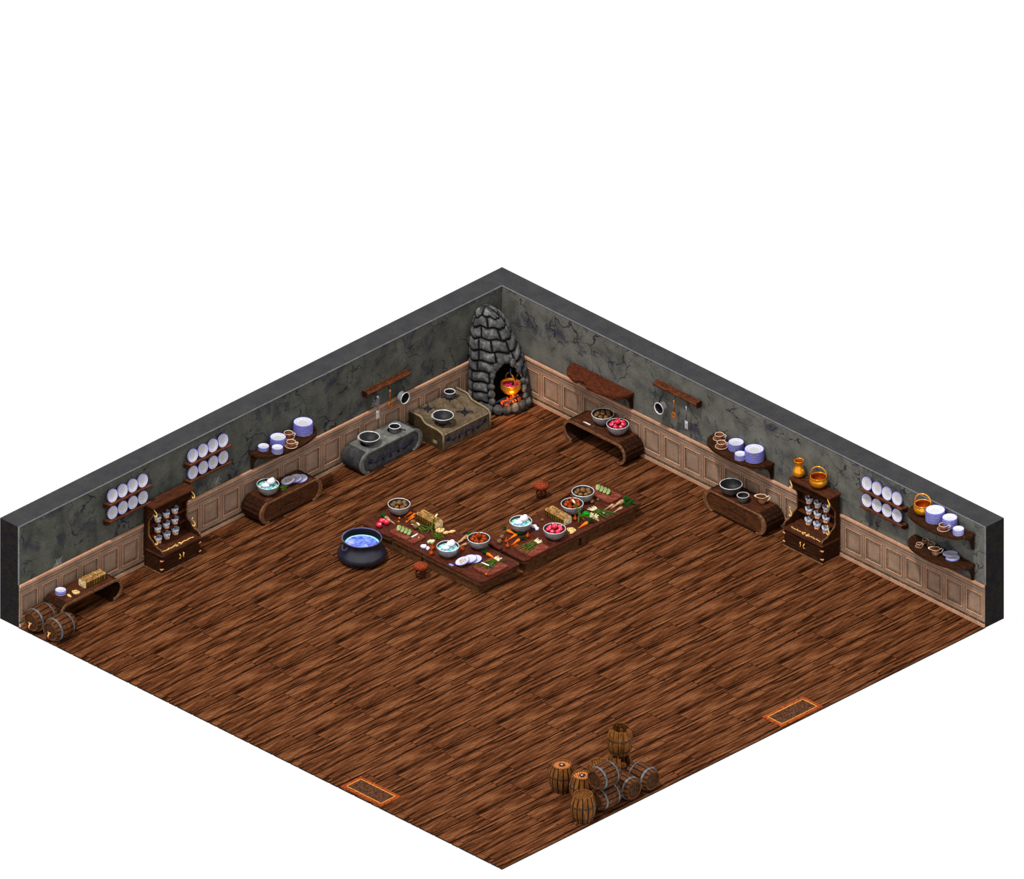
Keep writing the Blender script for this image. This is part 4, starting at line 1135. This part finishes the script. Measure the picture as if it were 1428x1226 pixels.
spawn('bly', lambda: make_barrel('y'), (13.87, -10.84, 0), 0, 'lying barrel underneath the raised barrel, between front upright and right ones', 'barrel', BG)
spawn('bly', None, (13.90, -10.90, .537), 0, 'lying barrel raised on top of the others in the heap', 'barrel', BG)
spawn('blx', lambda: make_barrel('x'), (13.83, -10.25, 0), 0, 'lying barrel facing the lower right edge, middle of the heap', 'barrel', BG)
spawn('blx', None, (13.83, -9.70, 0), 0, 'lying barrel facing the lower right edge, rightmost of the heap', 'barrel', BG)
spawn('bopen2', lambda: make_barrel(None, open_=True, seed=9), (13.20, -9.75, 0), 1.6, 'broken upright barrel underneath the open one', 'barrel', BG)
spawn('bopen', lambda: make_barrel(None, open_=True, seed=4), (13.20, -9.75, BL), -.9, 'broken open-topped barrel standing highest in the heap', 'barrel', BG)

# ------------------------------------------------------------------ food
R_ = random.Random(21)
def yaw(dx, dy):
    """world yaw of a picture direction lying flat on a table"""
    ax = (dx/A + dy/(A/2))/2; ay = (dx/A - dy/(A/2))/2
    return math.atan2(ay, ax)
def tp(px, py, z=TZ): x, y = G(px, py, z); return x, y
def make_ball(name, mat_, r, tip=None, tipm=None, jit=.05, seed=1):
    def f():
        rr = random.Random(seed); b = MB(); b.ball((0, 0, r*.95), r, r, r*.95, 14, 10, jit, rr)
        if tip is None: return b.build(name, mat_, smooth=True)
        e_ = empty(name); b.build('skin', mat_, e_, smooth=True); tip(r, e_); return e_
    return f
def onion_tip(r, e_): MB().tube([(0, 0, r*1.6), (r*.05, 0, r*2.1), (r*.15, 0, r*2.7)], [r*.55, r*.25, r*.06], 8).build('papery_tip', 'onion', e_, smooth=True)
def radish_tip(r, e_): MB().ball((-r*.35, -r*.5, r*1.55), r*.34, r*.30, r*.22, 8, 6).build('pale_top', 'radish_tip', e_, smooth=True)
mk_onion = make_ball('onion', 'onion', .055, onion_tip); mk_radish = make_ball('radish', 'radish', .066, radish_tip, jit=.03)
mk_nut = make_ball('walnut', 'nut', .05, jit=.09); mk_potato = make_ball('small_potato', 'potato', .058, jit=.08)
def put(key, mk, px, py, label, cat, z=TZ, rz=None, group=None, s=1.0, rot=None):
    x, y = G(px, py, z)
    return spawn(key, mk, (x, y, z+.001), R_.uniform(0, 6) if rz is None else rz, label, cat, group, scale=(s, s, s) if s != 1 else None, rot=rot)
def leaves(b, n, l_, c=(0, 0, 0), spread=1.2, d=0, rr=None, w_=.014):
    rr = rr or R_
    for k in range(n):
        a = d+rr.uniform(-spread, spread); q = l_*rr.uniform(.6, 1.0); up = rr.uniform(.01, .07)
        p0 = Vector(c); p1 = p0+Vector((q*.5*math.cos(a), q*.5*math.sin(a), up)); p2 = p0+Vector((q*math.cos(a), q*math.sin(a), up*.4+.004))
        b.tube([p0, p1, p2], [.005, w_, .003], 5)
        for s in (-1, 1):
            b.tube([p1, p1+Vector((q*.28*math.cos(a+s*.8), q*.28*math.sin(a+s*.8), .012))], [w_*.7, .003], 4)
def make_carrot():
    e_ = empty('carrot'); b = MB()
    b.tube([(-.15, 0, .012), (-.09, 0, .016), (0, 0, .03), (.08, 0, .038), (.115, 0, .038), (.125, 0, .036)], [.004, .013, .026, .037, .034, .014], 10); b.build('root', 'carrot', e_, smooth=True)
    b = MB(); leaves(b, 9, .20, (.12, 0, .03), .7, 0, random.Random(8)); b.build('leafy_top', 'dark_leaf', e_); return e_
def make_carrot_plain():
    return MB().tube([(-.16, 0, .010), (-.09, 0, .016), (0, 0, .026), (.08, 0, .032), (.115, 0, .030)], [.004, .012, .022, .030, .018], 10).build('carrot', 'carrot', smooth=True)
def make_parsnip():
    e_ = empty('parsnip'); b = MB()
    b.tube([(-.20, .01, .010), (-.12, 0, .016), (-.02, .01, .028), (.07, 0, .042), (.12, 0, .044), (.14, 0, .04)], [.004, .012, .025, .042, .040, .016], 10); b.build('root', 'parsnip', e_, smooth=True)
    b = MB(); leaves(b, 11, .20, (.13, 0, .03), .8, 0, random.Random(6), .009); b.build('leafy_top', 'green_leaf', e_); return e_
def make_parsnip_plain():
    return MB().tube([(-.17, .01, .008), (-.10, 0, .014), (-.02, .01, .022), (.07, 0, .034), (.11, 0, .03)], [.003, .010, .020, .033, .014], 10).build('parsnip', 'parsnip', smooth=True)
def make_loaf():
    e_ = empty('herb_loaf'); rr = random.Random(2)
    prof = [(-.10, 0), (-.115, .02), (-.115, .14), (-.09, .175), (-.04, .165), (0, .15), (.04, .165), (.09, .175), (.115, .14), (.115, .02), (.10, 0)]
    b = MB()
    n = 16
    for k in range(n):                               # ribbed crust
        x0 = -.29+.58*k/n; s = 1 if k % 2 else .965
        b.prism([(y*s, z*(s if k % 2 == 0 else 1)) for y, z in prof], 'x', x0, x0+.58/n, mi=0 if k % 2 else 2)
    o = b.build('crust', ['loaf_side', 'loaf_top', 'loaf_groove'], e_)
    for p in o.data.polygons:
        if p.normal.z > .35: p.material_index = 1
    MB().prism([(y*.9, z*.92+.004) for y, z in prof], 'x', .29, .296).build('cut_face', 'loaf_face', e_)
    b = MB()
    for k in range(26):
        x = rr.uniform(-.27, .27); q = rr.random()
        if q < .5: b.ball((x, -.118, rr.uniform(.02, .14)), .014, .004, .022, 6, 4)
        else: b.ball((x, rr.uniform(-.09, .09), .17), .018, .012, .006, 6, 4)
    for k in range(12):
        a = rr.uniform(0, PI*2); b.ball((.297, .07*math.cos(a), .085+.06*math.sin(a)), .003, .012, .010, 6, 4)
    tag(b.build('herb_flecks', 'herb', e_), None, None, None, 'stuff'); return e_
def make_board():
    b = MB(); b.prism([(-.235, -.185), (-.20, -.20), (.20, -.20), (.235, -.185), (.25, -.15), (.25, .15), (.235, .185), (.2, .2), (-.2, .2), (-.235, .185), (-.25, .15), (-.25, -.15)], 'z', 0, .05)
    return b.build('chopping_board', 'board', bevel=.008)
def make_knife():
    e_ = empty('kitchen_knife')
    MB().prism([(0, -.018), (.15, -.018), (.20, -.004), (.21, .012), (0, .014)], 'z', .004, .012).build('blade', 'steel', e_)
    MB().tube([(-.13, 0, .012), (-.06, 0, .012), (0, 0, .010)], [.014, .013, .011], 8).build('grip', 'knife_grip', e_, smooth=True); return e_
def make_stalks(n, l_, seed, tipm='stalk_tip'):
    def f():
        e_ = empty('asparagus_bunch'); rr = random.Random(seed); b = MB(); t = MB()
        for k in range(n):
            yy = (k-(n-1)/2)*.024; fan = (k-(n-1)/2)*.028+rr.uniform(-.015, .015); z_ = .012+.014*(k % 2); q = l_*rr.uniform(.88, 1)
            b.tube([(.0, yy*.5, z_), (-q*.5, yy+fan*.6, z_), (-q, yy+fan*1.6, z_*.8)], [.011, .013, .005], 6)
            t.tube([(.085+.02*(k % 3), yy*1.25, z_+.004), (.02, yy*.9, z_+.002), (-.03, yy*.6, z_)], [.010, .0125, .0125], 6)
        b.build('green_stalks', 'asparagus', e_); t.build('pale_ends', tipm, e_, smooth=True); return e_
    return f
def make_leek():
    e_ = empty('leek')
    MB().tube([(0, 0, .27), (.04, 0, .26), (.09, 0, .23)], [.012, .020, .016], 8).build('white_end', 'stalk_tip', e_, smooth=True)
    b = MB(); b.tube([(.09, 0, .23), (.16, 0, .18), (.21, 0, .10), (.26, 0, .02)], [.016, .018, .018, .012], 8)
    for s in (-1, 0, 1): b.tube([(.21, 0, .10), (.27, s*.03, .03), (.36, s*.10, .012), (.43, s*.15, .008)], [.014, .014, .012, .004], 6)
    b.build('green_leaves', 'asparagus', e_, smooth=True); return e_
def make_slices(n=3):
    def f():
        rr = random.Random(5); b = MB(); out = [(.085*math.cos(t)*(1+.12*math.sin(3*t)), .065*math.sin(t)*(1+.12*math.cos(4*t))) for t in [k*2*PI/16 for k in range(16)]]
        b.prism(out, 'z', 0, .035); e_ = empty('bread_slice'); b.build('crumb', 'slice', e_, bevel=.008)
        b = MB()
        for k in range(9): b.ball((rr.uniform(-.05, .05), rr.uniform(-.04, .04), .036), .012, .008, .004, 6, 4)
        tag(b.build('herb_flecks', 'herb', e_), None, None, None, 'stuff'); return e_
    return f
def make_knob():
    rr = random.Random(3); return MB().ball((0, 0, .028), .06, .035, .028, 10, 8, .12, rr).ball((.05, .01, .022), .03, .028, .022, 8, 6, .1, rr).build('ginger_knob', 'slice', smooth=True)
def make_cuc_slice():
    e_ = empty('cucumber_slice'); mx = Matrix.Rotation(-PI/2+.55, 4, 'Y')
    b = MB(mx); b.lathe([(.062, -.012), (.070, -.012), (.070, .018), (.062, .018)], 18); b.build('skin', 'cucumber_skin', e_)
    b = MB(mx); b.lathe([(0, -.012), (.062, -.012), (.062, .019), (0, .019)], 18); b.build('flesh', 'cucumber', e_); return e_
def make_white(seed):
    def f():
        rr = random.Random(seed); e_ = empty('cauliflower_floret')
        b = MB(); b.ball((0, 0, .045), .085, .06, .045, 14, 10, .06, rr); b.ball((.03, .02, .06), .05, .045, .035, 10, 8, .08, rr); b.build('florets', 'white_food', e_, smooth=True)
        b = MB(); b.tube([(.075*math.cos(t), .055*math.sin(t), .018) for t in [k*PI/8 for k in range(16)]], .010, 5, closed=True); b.build('shaded_base', 'lilac', e_, smooth=True); return e_
    return f
def white(px, py, z, lab, s=1, rz=0, rot=None): put('white', make_white(4), px, py, lab, 'cauliflower', z, rz, None, s, rot)

def fill(px, py, what, key, mk, z0, n, spots, cat, lift=.17, s=.8):
    """things lying in the bowl whose foot is at px, py"""
    x, y = G(px, py, z0); names = ['back left', 'back', 'back right', 'left', 'middle', 'right', 'front', 'front right']
    for k, (dx, dy, dz) in enumerate(spots):
        spawn(key, mk, (x+dx, y+dy, z0+lift-.03+dz), R_.uniform(0, 6), '%s, %s' % (what, names[k]), cat, scale=(s, s, s))
# offsets in world axes: back is (-x,+y), left on the picture is (-x,-y)
def ring(r, ph, h=0): return [(r*math.cos(a+ph), r*math.sin(a+ph), h) for a in ()]
def pic(u, v, h): return (.7071*u + .7071*(-v), .7071*u + .7071*v, h)   # u right, v back on the picture
SP8 = [pic(-.10, .09, .0), pic(0, .12, .01), pic(.11, .09, .02), pic(-.14, .0, 0), pic(.0, .01, .04), pic(.13, -.01, .01), pic(-.05, -.11, .01), pic(.07, -.11, .01)]
def food_in(px, py, z0, lab, kind):
    bx, by = bowl(px, py, z0, lab[0])
    spec = {'nuts': ('nutb', mk_nut, 'brown walnut in '+lab[1], 'walnut', 1.0), 'radish': ('radb', mk_radish, 'red radish in '+lab[1], 'radish', .86), 'onion': ('onb', mk_onion, 'orange-brown onion in '+lab[1], 'onion', 1.0)}
    if kind in spec:
        k, mk, w_, cat, s = spec[kind]; names = ['back left', 'back centre', 'back right', 'far left', 'centre', 'far right', 'front left', 'front right']
        sp = SP8
        for i, (dx, dy, dz) in enumerate(sp):
            hh = .145 + dz + (.03 if kind == 'radish' and i in (1, 4) else 0)+(.06 if kind == 'onion' and i == 4 else 0)
            spawn(k, mk, (bx+dx*.95, by+dy*.95, z0+hh), R_.uniform(0, 6), w_+', '+names[i], cat, lab[1], scale=(s, s, s))
    else:
        o = MB().lathe([(0, .185), (.19, .185), (.208, .182)], 28).build('teal_liquid', 'teal', smooth=False); o.location = (bx, by, z0)
        tag(o, 'frothy teal liquid filling '+lab[1], 'liquid')
        d = pic(-.05, -.03, 0); spawn('white', make_white(4), (bx+d[0], by+d[1], z0+.175), .9, 'white cauliflower floret floating low in '+lab[1], 'cauliflower', scale=(1.1, 1.1, 1))
        d = pic(.06, .04, 0); spawn('white', make_white(4), (bx+d[0], by+d[1], z0+.265), .3, 'white cauliflower floret sticking up in '+lab[1], 'cauliflower', scale=(1.1, 1.1, 1.2), rot=(.9, -.2, 1.0))

# --- bench by the right wall
food_in(840.6, 590.5, .506, ('silver bowl of walnuts on the right wall bench', 'the walnut bowl on the right wall bench'), 'nuts')
food_in(861.4, 604.5, .506, ('silver bowl of radishes on the right wall bench', 'the radish bowl on the right wall bench'), 'radish')
put('knife', make_knife, 823.5, 593.5, 'knife lying on the right wall bench', 'knife', .506, yaw(-17, -8.5))
# --- bench at left front corner
put('loaf', make_loaf, 129, 812, 'ribbed herb loaf on the left front bench', 'bread', .506, yaw(-20, 9.5))
stack(84.5, 828.5, .506, .118, 2, 'short pile on the left front bench', .05)
put('slice', make_slices(), 105.5, 827, 'herb-flecked bread slice beside the loaf on the left front bench', 'bread', .506, .5, s=1.0)
put('ginger', make_knob, 96, 832, 'pale ginger knob beside the plates on the left front bench', 'ginger', .506, yaw(8, 6), s=.9)
# --- left sideboard
food_in(373.6, 688.5, .506, ('silver bowl of cauliflower in teal liquid on the left sideboard', 'the bowl on the left sideboard'), 'eggs')
def dirty(px, py, z, labs, name):
    offs = [(12, -5, 0, .04), (5, -3.5, .018, .12), (-5, 1.5, .040, .22)]
    for (dx, dy, h, tl), lb in zip(offs, labs):
        x, y = G(px+dx, py+dy, z)
        spawn('plate', make_plate, (x, y, z+.004+h*1.15+tl*.12), 0, lb, 'plate', name, scale=(.155, .155, .03), rot=(0.10+tl*.7, tl*-.9, 0))
    x, y = G(px-5, py+1.5, z); b = MB(); rr = random.Random(6)
    for k in range(16):
        a, q = rr.uniform(0, 6.28), rr.uniform(0, .10); b.ball((q*math.cos(a), q*math.sin(a), .0), .017, .013, .006, 6, 4)
    o = b.build('food_scraps', 'scraps'); o.location = (x, y, z+.102); o.rotation_euler = (.25, -.2, 0)
    tag(o, 'brown food scraps on the top plate of '+name, 'scraps', kind='stuff')
dirty(407, 674, .506, ['farthest white plate fanned out on the left sideboard', 'middle white plate fanned out on the left sideboard', 'nearest white plate fanned out on the left sideboard, with scraps'], 'fanned plates on the left sideboard')
def sprig(px, py, z, lab, m='herb', n=12, l_=.13):
    rr = random.Random(int(px)); b = MB(); leaves(b, n, l_, (0, 0, .008), PI, 0, rr, .012); o = b.build('herb_sprig', m)
    x, y = G(px, py, z); o.location = (x, y, z+.002); tag(o, lab, 'herb')
sprig(396, 683, .506, 'green herb sprig on the left sideboard in front of the plates')

# --- left table
WA = 'left-hand table'; WB = 'right-hand table'
food_in(556.5, 716.2, TZ, ('silver bowl of walnuts on the far end of the '+WA, 'the walnut bowl on the '+WA), 'nuts')
food_in(624.6, 775.3, TZ, ('silver bowl of cauliflower in teal liquid on the '+WA, 'the teal bowl on the '+WA), 'eggs')
food_in(667.6, 763.8, TZ, ('silver bowl of onions on the '+WA, 'the onion bowl on the '+WA), 'onion')
put('parsnip', make_parsnip, 543, 727, 'parsnip with green top near the radishes on the '+WA, 'parsnip', rz=yaw(-13, -7), s=.95)
for k, (a, b_, w_) in enumerate(((532.5, 730.5, 'back'), (539, 732, 'right'), (528.6, 736, 'front left'))): put('rad', mk_radish, a, b_, 'red radish lying on the %s, %s of the three' % (WA, w_), 'radish', s=1.0)
for k, (a, b_, w_) in enumerate(((569.5, 718.5, 'farthest'), (575, 720.5, 'middle'), (573.5, 724.5, 'nearest'))): put('cp', make_carrot_plain, a, b_, 'orange carrot beside the loaf on the %s, %s of the three' % (WA, w_), 'carrot', rz=yaw(13, -7), s=.85)
for k, (a, b_, w_) in enumerate(((557, 724, 'farthest'), (556, 729, 'leftmost'), (567, 729, 'rightmost'))): put('cbit', make_ball('carrot_piece', 'carrot', .022), a, b_, 'cut orange carrot piece on the %s, %s one' % (WA, w_), 'carrot')
put('pot', mk_potato, 576, 731.5, 'small brown potato farther from the board on the '+WA, 'potato'); put('pot', mk_potato, 579.5, 737.5, 'small brown potato nearer the board on the '+WA, 'potato')
def board(px, py, lab, s=(1.0, 1.0, 1.0), rz=0, z=TZ):
    x, y = G(px, py, z); spawn('board', make_board, (x, y, z+.001), rz, lab, 'chopping board', scale=s)
def cuc(px, py, where, z=TZ+.05):
    for k, w_ in enumerate(('first', 'second', 'third', 'fourth')):
        x, y = G(px+k*4.7, py+k*2.0, z); spawn('cuc', make_cuc_slice, (x, y, z+.055), yaw(4, -1.6), '%s cucumber slice from the left on the %s' % (w_, where), 'cucumber')
board(568.3, 747.5, 'chopping board of cucumber slices on the '+WA, (1.42, .98, 1))
cuc(557, 739.5, 'board on the '+WA)
put('knife', make_knife, 573.5, 749.8, 'knife lying on the cucumber board on the '+WA, 'knife', TZ+.051, yaw(12, -6.5))
put('cucbit', lambda: make_ball('cucumber_scrap', 'cucumber', .02)(), 584, 751, 'tiny cucumber scrap on the board on the '+WA, 'cucumber', TZ+.051)
put('loaf', make_loaf, 599, 729.5, 'ribbed herb loaf on the '+WA, 'bread', TZ, yaw(15, 8.3), s=1.0)
x, y = G(610, 733, TZ); spawn('leek', make_leek, (x, y, TZ+.02), yaw(-13, 10), 'leek leaning against the loaf on the '+WA, 'leek', scale=(.95, .95, .95))
put('asp', make_stalks(6, .34, 2), 583, 734, 'green asparagus stalks fanned out behind the cucumber board on the '+WA, 'asparagus', rz=yaw(-18, -9))
sprig(611, 750, TZ, 'green herb sprig near the bread slices on the '+WA, 'herb', 14, .17)
for a, b_, w_ in ((614, 741, 'leftmost'), (622, 745, 'middle'), (630, 743.5, 'rightmost')): put('slice' if w_ == 'leftmost' else 'ginger', make_slices() if w_ == 'leftmost' else make_knob, a, b_, ('herb-flecked bread slice beside the loaf' if w_ == 'leftmost' else 'pale ginger knob, '+w_+' one')+' on the '+WA, 'bread' if w_ == 'leftmost' else 'ginger', rz=yaw(9, -2), s=1.15)
def make_cubes():
    rr = random.Random(7); b = MB()
    for dx, dy in ((-.05, 0), (0, .02), (.05, -.01), (0, -.04)): b.obox((dx, dy, .03), .055, .055, .05, rr.random())
    return b.build('cabbage_wedge', 'cabbage', bevel=.008)
put('cab', make_cubes, 601, 757, 'pale green cabbage wedge behind the white florets on the '+WA, 'cabbage')
put('parsnip', make_parsnip, 646, 754, 'parsnip with green top behind the onion bowl on the '+WA, 'parsnip', rz=yaw(14, -7.5), s=1.05)
put('pp', make_parsnip_plain, 641, 757.5, 'bare parsnip, farther one beside the onion bowl on the '+WA, 'parsnip', rz=yaw(12, -6)); put('pp', make_parsnip_plain, 646, 762, 'bare parsnip, nearer one beside the onion bowl on the '+WA, 'parsnip', rz=yaw(13, -4))
white(590.5, 764, TZ, 'white cauliflower floret, left one of two on the '+WA, .78, .3); white(597, 766.5, TZ, 'white cauliflower floret, right one of two on the '+WA, .62, 2.0)
put('on', mk_onion, 603, 767, 'orange onion left of the teal bowl, farther one on the '+WA, 'onion', s=1.0); put('on', mk_onion, 602, 774, 'orange onion left of the teal bowl, nearer one on the '+WA, 'onion', s=1.0)
put('on', mk_onion, 645, 768, 'orange onion between the two bowls on the '+WA, 'onion', s=.95)
dirty(650, 786.5, TZ, ['farthest white plate fanned out on the '+WA, 'middle white plate fanned out on the '+WA, 'nearest white plate fanned out with scraps on the '+WA], 'fanned plates on the '+WA)
o = put('lil', lambda: MB().ball((0, 0, .012), .07, .035, .012, 10, 6, .15, random.Random(2)).build('lilac_peel', 'lilac', smooth=True), 629.5, 788.5, 'lilac-blue peeling left of the fanned plates on the '+WA, 'peeling', rz=yaw(10, 4))
put('carrot', make_carrot, 685, 777.5, 'carrot with dark green top at the near end of the '+WA, 'carrot', rz=yaw(-15, -7), s=1.0)
put('cbit2', make_ball('carrot_piece', 'carrot', .022), 678, 802, 'cut orange carrot piece on the asparagus board of the '+WA, 'carrot', TZ+.05)
board(684, 792.5, 'chopping board of asparagus on the '+WA, (1.02, 1.42, 1), 0)
put('asp2', make_stalks(7, .50, 5), 692.5, 781.5, 'asparagus bunch on the board of the '+WA, 'asparagus', TZ+.051, yaw(16, -9))
put('knife', make_knife, 682, 789.5, 'knife lying across the asparagus on the '+WA, 'knife', TZ+.085, yaw(-15, -6.5))
sprig(701, 783, TZ+.05, 'dark green leaf scrap on the asparagus board of the '+WA, 'asparagus', 7, .08)

# --- right table
food_in(812.9, 698.6, TZ, ('silver bowl of walnuts on the '+WB, 'the walnut bowl on the '+WB), 'nuts')
food_in(797.9, 715.6, TZ, ('silver bowl of onions on the '+WB, 'the onion bowl on the '+WB), 'onion')
food_in(773.3, 750.6, TZ, ('silver bowl of radishes on the '+WB, 'the radish bowl on the '+WB), 'radish')
food_in(726.3, 740.2, TZ, ('silver bowl of cauliflower in teal liquid on the '+WB, 'the teal bowl on the '+WB), 'eggs')
board(841.5, 690.5, 'chopping board of cucumber slices on the '+WB, (1.50, 1.02, 1))
cuc(834.5, 683, 'board on the '+WB)
put('nt', mk_nut, 825.5, 702, 'walnut lying beside the walnut bowl on the '+WB, 'walnut', s=1.0); put('nt', mk_nut, 833.8, 698.5, 'walnut lying nearest the cucumber board on the '+WB, 'walnut', s=.62)
put('nt', mk_nut, 756, 727, 'walnut lying alone left of the loaf on the '+WB, 'walnut', s=.7)
put('parsnip', make_parsnip, 862, 705, 'parsnip with green top at the far end of the '+WB, 'parsnip', rz=yaw(15, -7.5), s=1.1)
put('pp', make_parsnip_plain, 851, 708, 'bare parsnip, farther one at the far end of the '+WB, 'parsnip', rz=yaw(13, -6)); put('pp', make_parsnip_plain, 863, 712, 'bare parsnip, nearer one at the far end of the '+WB, 'parsnip', rz=yaw(15, -7))
sprig(877, 703, TZ, 'green leaves at the far end of the '+WB, 'green_leaf', 14, .22)
put('asp3', make_stalks(8, .46, 9), 829, 712, 'large asparagus bunch on the '+WB, 'asparagus', rz=yaw(-20, -10))
put('knife', make_knife, 843, 717, 'knife lying behind the asparagus bunch on the '+WB, 'knife', TZ+.001, yaw(-14, -6))
def make_lettuce():
    rr = random.Random(8); b = MB()
    for k in range(7):
        a = k*.9; b.ball((.03*math.cos(a), .03*math.sin(a), .03+.01*(k % 3)), .05, .045, .028, 10, 7, .18, rr)
    return b.build('lettuce', 'lettuce', smooth=False)
put('let', make_lettuce, 817, 718.5, 'bright green lettuce leaves beside the onion bowl on the '+WB, 'lettuce')
def make_endive():
    rr = random.Random(8); e_ = empty('endive'); MB().tube([(-.13, 0, .015), (-.06, 0, .03), (.02, 0, .04), (.09, 0, .035), (.12, 0, .03)], [.006, .030, .042, .035, .015], 10).build('heart', 'parsnip', e_, smooth=True)
    b = MB(); leaves(b, 12, .13, (.03, 0, .035), PI, 0, rr, .016); b.build('leaf_tips', 'cabbage', e_); return e_
put('end', make_endive, 829, 724.5, 'pale endive lying under the asparagus on the '+WB, 'endive', rz=yaw(-14, -7.5), s=1.05)
x, y = G(798, 718.5, TZ); spawn('leek', make_leek, (x, y, TZ+.10), yaw(12, 9), 'leek hanging over the onion bowl on the '+WB, 'leek', scale=(1.1, 1.1, 1))
put('loaf', make_loaf, 778.5, 724, 'ribbed herb loaf on the '+WB, 'bread', TZ, yaw(15, 8.3), s=1.0)
put('slice', make_slices(), 796.5, 740.5, 'herb-flecked bread slice right of the radish bowl on the '+WB, 'bread', rz=.4, s=1.15)
put('ginger', make_knob, 797, 744.5, 'pale ginger knob right of the radish bowl on the '+WB, 'ginger', rz=yaw(9, -3), s=.8)
put('on', mk_onion, 802, 726, 'orange onion beside the end of the loaf on the '+WB, 'onion', s=.9)
put('carrot', make_carrot, 813.5, 734, 'carrot with dark green top beside the bread on the '+WB, 'carrot', rz=yaw(15, -7.5), s=1.0)
white(744.5, 736, TZ, 'white cauliflower floret, farther one beside the teal bowl on the '+WB, .72, .3); white(749, 739, TZ, 'white cauliflower floret, nearer one beside the teal bowl on the '+WB, .66, 2.2)
for a, b_, w_, r2 in ((713, 744, 'farthest', yaw(-12, -4)), (715, 750.5, 'middle', yaw(12, -6)), (719.5, 757.5, 'nearest', yaw(14, -8))): put('carrot', make_carrot, a, b_, 'carrot with green top, %s of three near the front of the %s' % (w_, WB), 'carrot', rz=r2, s=.9)
for a, b_, w_ in ((706.5, 757, 'leftmost'), (707.8, 764, 'nearest'), (719.3, 764.5, 'board-side'), (736, 750, 'rightmost')): put('on', mk_onion, a, b_, 'orange onion, the %s one of four near the front of the %s' % (w_, WB), 'onion', s=.9)
put('pot', mk_potato, 700, 751.5, 'small brown potato, farther one at the near end of the '+WB, 'potato', s=.9); put('pot', mk_potato, 696.5, 758, 'small brown potato, nearer one at the near end of the '+WB, 'potato', s=.95)
board(742.5, 766.8, 'chopping board of asparagus on the '+WB, (.98, 1.38, 1), 0)
put('asp4', make_stalks(6, .52, 5), 748.5, 757, 'asparagus bunch on the board of the '+WB, 'asparagus', TZ+.051, yaw(16, -9))
